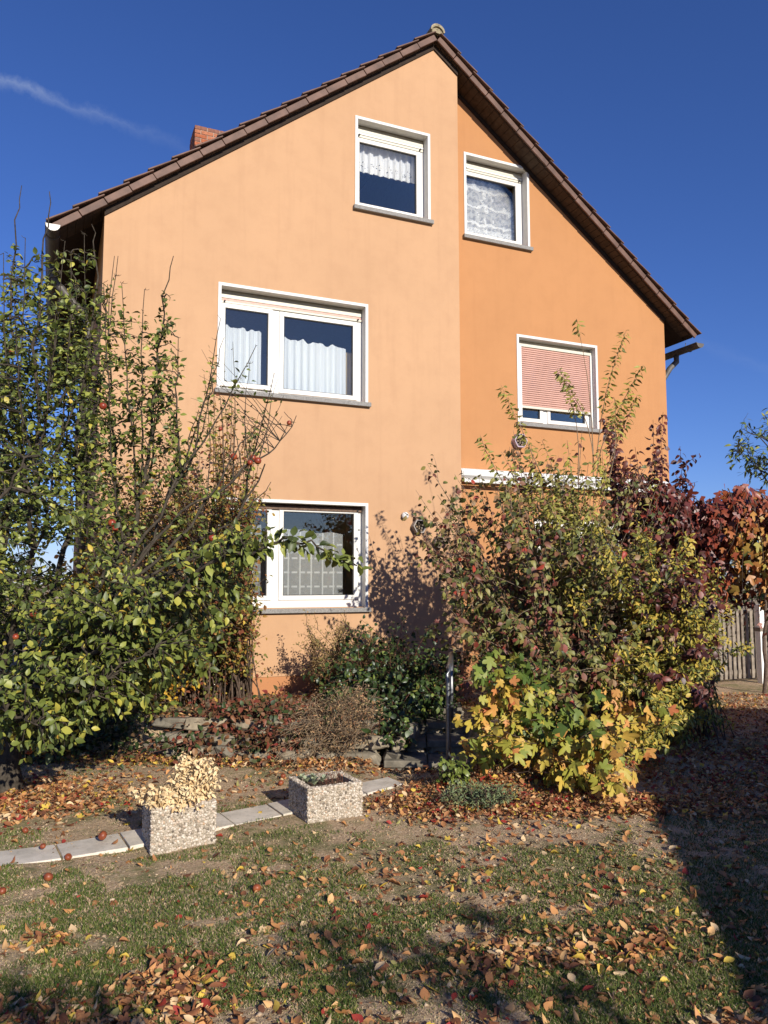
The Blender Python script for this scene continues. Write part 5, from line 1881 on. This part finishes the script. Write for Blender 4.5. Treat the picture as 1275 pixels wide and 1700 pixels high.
def grass():
    n = 420000
    # denser near the camera
    px = RG.uniform(-60, 1335, n)
    py = 1180 + (1790 - 1180) * RG.random(n) ** 0.8
    d = FW[None] + RT[None] * ((px - 637.5) / FPX)[:, None] - UP[None] * ((py - 850) / FPX)[:, None]
    P = CAM + d * ((0 - CAM[2]) / d[:, 2])[:, None]
    x, y = P[:, 0], P[:, 1]
    g = vnoise(x, y, 1.3, 5) * 0.36 + vnoise(x, y, 3.7, 6) * 0.42 + vnoise(x, y, 10, 7) * 0.40
    near = smooth(-4.3, -6.6, y)
    bare = np.exp(-(((x - 2.0) / 0.7) ** 2 + ((y + 4.9) / 0.45) ** 2)) + np.exp(-(((x + 0.2) / 0.9) ** 2 + ((y + 4.0) / 0.35) ** 2))
    dens = smooth(0.57, 0.77, g + 0.16 * near + 0.12 * smooth(2.0, 4.0, x) - 0.22 * bare)
    keep = (RG.random(n) < 0.12 + 0.70 * dens) & ~in_planters(x, y) & ~on_path(x, y) & (y < edge_y(x) - 0.05)
    x, y, dens = x[keep], y[keep], dens[keep]
    n = len(x)
    z = height(x, y)
    dist = np.hypot(x - CAM[0], y - CAM[1])
    dry = RG.random(n) < 0.80 - 0.56 * dens
    h = RG.uniform(0.006, 0.021, n) * (0.7 + 0.5 * dens)
    h[dry] *= 0.8
    w = RG.uniform(0.0012, 0.0026, n) * (0.8 + 0.10 * dist)
    a = RG.uniform(0, 6.283, n)
    lean = RG.uniform(0.2, 1.3, n)
    b = RG.uniform(0, 6.283, n)
    base = np.stack([x, y, z - 0.003], -1)
    s = np.stack([np.cos(a), np.sin(a), np.zeros(n)], -1) * w[:, None]
    mid = base + np.stack([np.cos(b) * lean * h * 0.35, np.sin(b) * lean * h * 0.35, h * 0.62], -1)
    tip = base + np.stack([np.cos(b) * lean * h, np.sin(b) * lean * h, h], -1)
    V = np.stack([base - s, base + s, mid - s * 0.7, mid + s * 0.7, tip], 1).reshape(-1, 3)
    i = np.arange(n)[:, None] * 5
    F4 = np.concatenate([i, i + 1, i + 3, i + 2], 1)
    F3 = np.concatenate([i + 2, i + 3, i + 4], 1)
    tint = np.where(dry, RG.uniform(0.68, 1.0, n), RG.uniform(0.0, 0.55, n))
    m = leaf_mat('grass_blade', [(0.030, 0.062, 0.012), (0.070, 0.108, 0.020), (0.14, 0.165, 0.040), (0.32, 0.255, 0.14), (0.48, 0.39, 0.25)], 0.6, 0.3, 0.25)
    o = link('grass', mesh_np('grass', V, [F4, F3], m, tint=np.repeat(tint, 5)))
    tag(o, 'patchy short green and straw coloured grass of the lawn', 'grass', kind='stuff')


grass()


def crumbs():
    """crumbs of dry earth, bits of bark and small stones on the bare patches"""
    n = 22000
    px = RG.uniform(-40, 1315, n)
    py = 1200 + (1760 - 1200) * RG.random(n)
    d = FW[None] + RT[None] * ((px - 637.5) / FPX)[:, None] - UP[None] * ((py - 850) / FPX)[:, None]
    P = CAM + d * ((0 - CAM[2]) / d[:, 2])[:, None]
    x, y = P[:, 0], P[:, 1]
    keep = ~in_planters(x, y) & (~on_path(x, y) | (RG.random(n) < 0.08)) & (y < edge_y(x) + 0.3)
    x, y = x[keep], y[keep]
    n = len(x)
    dist = np.hypot(x - CAM[0], y - CAM[1])
    z = np.where(on_path(x, y), 0.014, height(x, y))
    oct_ = np.array([(1, 0, 0), (-1, 0, 0), (0, 1, 0), (0, -1, 0), (0, 0, 1), (0, 0, -1)], float)
    of = np.array([(0, 2, 4), (2, 1, 4), (1, 3, 4), (3, 0, 4), (2, 0, 5), (1, 2, 5), (3, 1, 5), (0, 3, 5)])
    s = RG.gamma(2.0, 0.0013, n) * (0.6 + 0.12 * dist)
    V = oct_[None] * RG.uniform(0.5, 1.4, (n, 6, 1)) * s[:, None, None]
    a = RG.uniform(0, 6.28, n)
    ca_, sa_ = np.cos(a)[:, None], np.sin(a)[:, None]
    st_ = RG.uniform(1, 1.8, n)[:, None]
    W = np.stack([(V[..., 0] * ca_ - V[..., 1] * sa_) * st_, V[..., 0] * sa_ + V[..., 1] * ca_, V[..., 2] * 0.8], -1)
    W += np.stack([x, y, z + 0.3 * s], -1)[:, None]
    F = (of[None] + (np.arange(n) * 6)[:, None, None]).reshape(-1, 3)
    m = leaf_mat('soil_crumb', [(0.12, 0.08, 0.05), (0.28, 0.19, 0.12), (0.45, 0.33, 0.21), (0.58, 0.47, 0.33), (0.20, 0.11, 0.06)], 0.9, 0.0, 0.1, 1.0)
    o = link('soil_crumbs', mesh_np('soil_crumbs', W.reshape(-1, 3), F, m, tint=np.repeat(RG.random(n), 6)))
    tag(o, 'crumbs of dry earth and bark on the bare lawn patches', 'soil', kind='stuff')


crumbs()

FL = [(0.13, 0.055, 0.03), (0.24, 0.10, 0.045), (0.36, 0.17, 0.07), (0.48, 0.24, 0.09), (0.55, 0.34, 0.15), (0.62, 0.46, 0.26), (0.56, 0.41, 0.07), (0.29, 0.040, 0.028), (0.28, 0.26, 0.09)]
flmat = leaf_mat('fallen_leaf', FL, 0.6, 0.15, 0.3, 1.2)
FLNAME = ['dark brown', 'brown', 'rust brown', 'orange brown', 'tan', 'pale buff', 'yellow', 'red', 'olive']


def fallen():
    """density of leaves on the ground, by place; returns arrays"""
    n = 230000
    px = RG.uniform(-80, 1355, n)
    py = 1150 + (1800 - 1150) * RG.random(n)
    d = FW[None] + RT[None] * ((px - 637.5) / FPX)[:, None] - UP[None] * ((py - 850) / FPX)[:, None]
    P = CAM + d * ((0.03 - CAM[2]) / d[:, 2])[:, None]
    x, y = P[:, 0], P[:, 1]
    e = y - edge_y(x)
    dist = np.hypot(x - CAM[0], y - CAM[1])
    G = lambda cx, cy, sx, sy: np.exp(-(((x - cx) / sx) ** 2 + ((y - cy) / sy) ** 2))
    dens = 0.016 + 0.0 * x
    dens = np.maximum(dens, 1.1 * np.exp(-((e + 0.24) / 0.27) ** 2) * (x > -1.5) * (x < 3.2))           # along the rockery foot
    dens = np.maximum(dens, 0.55 * G(-0.6, -3.3, 0.9, 0.55) * (0.5 + vnoise(x, y, 3, 21)))                   # under the apple tree
    dens = np.maximum(dens, 1.2 * np.exp(-(((y - (-4.58 - 0.42 * (x - 1.9))) / 0.27) ** 2)) * smooth(1.5, 2.1, x) * (1 - smooth(3.6, 4.4, x)))
    dens = np.maximum(dens, 0.9 * G(2.7, -4.35, 0.7, 0.35))   # before the big bush
    dens = np.maximum(dens, 0.60 * smooth(3.4, 4.6, x) * (0.35 + vnoise(x, y, 2, 22)))                        # shaded strip at the right
    bot = smooth(-6.15, -6.7, y + 0.25 * (x - 0.7) * (x > 0.7))
    dens = np.maximum(dens, 0.22 * bot * (0.25 + 1.0 * smooth(0.45, 0.7, vnoise(x, y, 2.2, 23))))
    dens = np.maximum(dens, 0.42 * G(0.04, -6.50, 0.20, 0.28) + 0.30 * G(-0.42, -5.82, 0.14, 0.08))
    dens = np.maximum(dens, 0.06 * smooth(-4.9, -5.4, y) * (x > 0.4))
    dens = np.maximum(dens, 0.50 * (e > 0.1) * (x < 3) * vnoise(x, y, 3, 24))                                 # on the raised bed
    dens = np.maximum(dens, 0.10 * G(0.8, -3.7, 1.5, 0.4))
    # the sampling is even in the picture, so thin the far rows (leaf size falls with distance)
    area = (dist / 3.5) ** 2.0 / (0.55 + 0.45 * dist / 3.5)
    keep = (RG.random(n) < dens * 0.52 * np.minimum(area, 6)) & ~in_planters(x, y) & ~(on_path(x, y) & (RG.random(n) > 0.12))
    return x[keep], y[keep], dens[keep]


def name_leaves(lst):
    """each leaf is told apart by shape and colour, then by its patch of the lawn, last by its order from the left"""
    by = {}
    for o, x, y, nm, s in lst:
        if x < 380:
            z = ('in the leaf pile at lower left' if x > 120 else 'at the lower left corner') if y > 1560 else 'on the lower left lawn'
        elif x < 620:
            z = 'right of the leaf pile' if y > 1600 else 'on the lawn below the right planter'
        elif x < 950:
            z = 'among bottom leaves right of centre' if y > 1600 else 'on the grass right of centre'
        else:
            z = 'at the bottom right by the shade' if y > 1600 else 'beside the shade edge at the right'
        by.setdefault((nm, z), []).append((x, o))
    words = ['leftmost', 'second from left', 'third from left', 'fourth from left', 'fifth from left', 'sixth from left', 'seventh from left', 'eighth from left', 'ninth from left', 'tenth from left'] + ['%dth from left' % q for q in range(11, 40)]
    for (nm, z), q in by.items():
        q.sort(key=lambda r: r[0])
        for k, (x, o) in enumerate(q):
            if len(q) == 1:
                lab = nm + ' ' + z
            elif k == len(q) - 1:
                lab = 'rightmost ' + nm + ' ' + z
            else:
                lab = nm + ' ' + z + ', ' + words[k]
            lab = lab.replace('flat lying', 'flat').replace('upturned curled', 'curled').replace('tightly folded', 'folded').replace('rolled up', 'rolled')
            tag(o, lab, 'leaf', 'fallen leaves on the lawn')


def fallen_leaves():
    x, y, dens = fallen()
    n = len(x)
    lift = RG.random(n) * 0.035 * np.minimum(1, dens * 1.6)
    z = height(x, y) + 0.008 + lift
    z = np.where(on_path(x, y), np.maximum(z, 0.024), z)
    a = RG.uniform(0, 6.283, n)
    ax = np.stack([np.cos(a), np.sin(a), RG.normal(0, 0.28, n)], -1)
    nm = np.stack([RG.normal(0, 0.42, n), RG.normal(0, 0.42, n), np.ones(n)], -1)
    nm[:, 2] *= np.where(RG.random(n) < 0.5, 1, -1)
    size = np.where(RG.random(n) < 0.45, RG.uniform(0.007, 0.024, n), RG.uniform(0.025, 0.060, n))
    u = RG.random(n)
    probs = np.array([0.12, 0.19, 0.22, 0.18, 0.10, 0.07, 0.06, 0.045, 0.015])
    cls = np.searchsorted(np.cumsum(probs / probs.sum()), u)
    red = (x > 2.0) & (y < -4.2) & (y > -5.2) & (RG.random(n) < 0.10)
    cls = np.where(red, 7, cls)
    yel = (x < 0.6) & (y > -2.6) & (RG.random(n) < 0.22)
    cls = np.where(yel, 6, cls)
    tint = cls / 8.0
    T = CURLED + [MAPLE]
    tp = RG.integers(0, 4, n)
    tp = np.where((RG.random(n) < 0.10), 4, tp)
    ax, nmu = unit(ax), nm
    nmu = unit(nm - ax * (nm * ax).sum(1)[:, None])
    sd = np.cross(nmu, ax)
    pos = np.stack([x, y, z], -1)
    px, py, zz = project(pos)
    vis = (px > 5) & (px < 1270) & (py < 1695)
    key = np.where(vis, size / zz, -1)
    order = np.argsort(-key)
    pick = order[:300]
    cache = {}
    singles_l = []
    state = ['tightly folded', 'upturned curled', 'flat lying', 'rolled up', 'lobed']
    for i in pick:
        kk = (tp[i], cls[i])
        if kk not in cache:
            V, F = T[tp[i]]
            cache[kk] = mesh_np('fallen_leaf', V - np.array([0.5, 0, 0]), F, flmat, tint=np.full(len(V), tint[i]))
        o = bpy.data.objects.new('fallen_leaf', cache[kk])
        s, p = size[i], pos[i]
        o.matrix_world = Matrix(((ax[i, 0] * s, sd[i, 0] * s, nmu[i, 0] * s, p[0]), (ax[i, 1] * s, sd[i, 1] * s, nmu[i, 1] * s, p[1]),
                                 (ax[i, 2] * s, sd[i, 2] * s, nmu[i, 2] * s, p[2]), (0, 0, 0, 1)))
        COL.objects.link(o)
        singles_l.append((o, px[i], py[i], '%s %s leaf' % (state[tp[i]], FLNAME[cls[i]]), size[i]))
    name_leaves(singles_l)
    rest = np.setdiff1d(np.arange(n), pick)
    Vs, Fs, Ts, c = [], [], [], 0
    for k in range(len(T)):
        r = rest[tp[rest] == k]
        V, F = T[k]
        V = V - np.array([0.5, 0, 0])
        W = pos[r][:, None, :] + size[r][:, None, None] * (V[None, :, 0:1] * ax[r][:, None] + V[None, :, 1:2] * sd[r][:, None] + V[None, :, 2:3] * nmu[r][:, None])
        Vs.append(W.reshape(-1, 3))
        Fs.append((F[None] + (np.arange(len(r)) * len(V))[:, None, None]).reshape(-1, 3) + c)
        Ts.append(np.repeat(tint[r], len(V)))
        c += len(r) * len(V)
    o = link('leaf_litter', mesh_np('leaf_litter', np.concatenate(Vs), np.concatenate(Fs), flmat, tint=np.concatenate(Ts)))
    tag(o, 'litter of small brown orange and red autumn leaves on the lawn and bed', 'leaf litter', kind='stuff')
    print('fallen leaves', n)


fallen_leaves()

t = NT('rotten_apple_skin')
c = t.ramp(t.noise(18, 4, 0.6), [(0.3, (0.14, 0.03, 0.015)), (0.6, (0.27, 0.07, 0.025)), (0.8, (0.36, 0.15, 0.05))])
M['rotten'] = t.done(t.principled(c, 0.45, 0.4))
am = apple_mesh('fallen_apple', M['rotten'])
for (px, py, s, z, lab) in ((170, 1390, 0.95, 0.026, 'soft orange red apple lying on the slab path left of the planters'),
                            (113, 1424, 0.7, 0.0, 'small red apple at the front edge of the slab path'),
                            (42, 1381, 0.7, 0.0, 'dull red apple on bare soil behind the leftmost slab'),
                            (71, 1405, 0.6, 0.024, 'little brown red apple resting on the back edge of the path'),
                            (80, 1460, 0.85, 0.0, 'orange brown apple on the grass in front of the leftmost slabs'),
                            (426, 1480, 0.75, 0.0, 'dark red apple in the middle of the lawn beside a leaf'),
                            (466, 1300, 0.8, 0.0, 'red apple behind the right planter next to another'),
                            (470, 1288, 0.75, 0.0, 'red apple farthest back on the soil behind the right planter'),
                            (3, 1488, 0.7, 0.0, 'yellow orange apple at the left edge of the lawn')):
    p = ground_at(px, py + 4, z)
    o = bpy.data.objects.new('fallen_apple', am)
    zz = max(float(height(p[0], p[1])), z)
    o.location = (p[0], p[1], zz + 0.026 * s)
    o.scale = (s, s, s * 0.9)
    o.rotation_euler = (RG.uniform(-1, 1), RG.uniform(-1, 1), RG.uniform(0, 6))
    COL.objects.link(o)
    tag(o, lab, 'apple', 'apples fallen from the tree')

# ------------------------------------------------------------------ neighbour's garage and tree behind the photographer at the right (they cast the shade on the lawn)
r_ = -np.array(TO_SUN) / TO_SUN[1] * -1.0          # travel of the light for one metre of +Y ... scaled below
ray_dir = -np.array(TO_SUN) / abs(TO_SUN[1])
HG = 2.35
tt = HG / abs(ray_dir[2])
E0 = np.array([3.30, -5.52, 0]) - ray_dir * tt
dirE = unit(np.array([1.42, 2.09, 0.0]))
ga = thing('garage', 'plain rendered flat roofed garage beside the lawn', 'garage', (float(E0[0]), float(E0[1]), 0.0), math.atan2(dirE[1], dirE[0]))
Lb, Lf, Wd = -4.2, 5.0, -3.0
MB().box((Lb, Wd, -0.1), (Lf, -0.10, HG - 0.12)).build('wall', mat_simple('grey_render', (0.4, 0.38, 0.35), 0.9), ga)
MB().box((Lb - 0.1, Wd - 0.1, HG - 0.119), (Lf + 0.1, 0.0, HG)).build('roof_slab', M['zinc'], ga)
MB().box((-1.0, -0.098, 0.0), (0.0, -0.06, 2.0)).build('door', M['greywood'], ga)
leafy_mass('garden_tree', 'loose young tree beside the garage', 'tree', (1.85, -14.2, 3.05), (0.7, 0.3, 0.30), 40, (0.07, 0.11), ftmat, OVATE, mixt(2, 2), 0.04, nlimb=6)
leafy_mass('garden_tree', 'unseen leafy sapling added to shade the lower left lawn', 'tree', (0.18, -13.25, 2.72), (0.40, 0.2, 0.22), 80, (0.07, 0.11), ftmat, OVATE, mixt(2, 2), 0.03, nlimb=6)  # added out of view only to drop shade on the lower left lawn
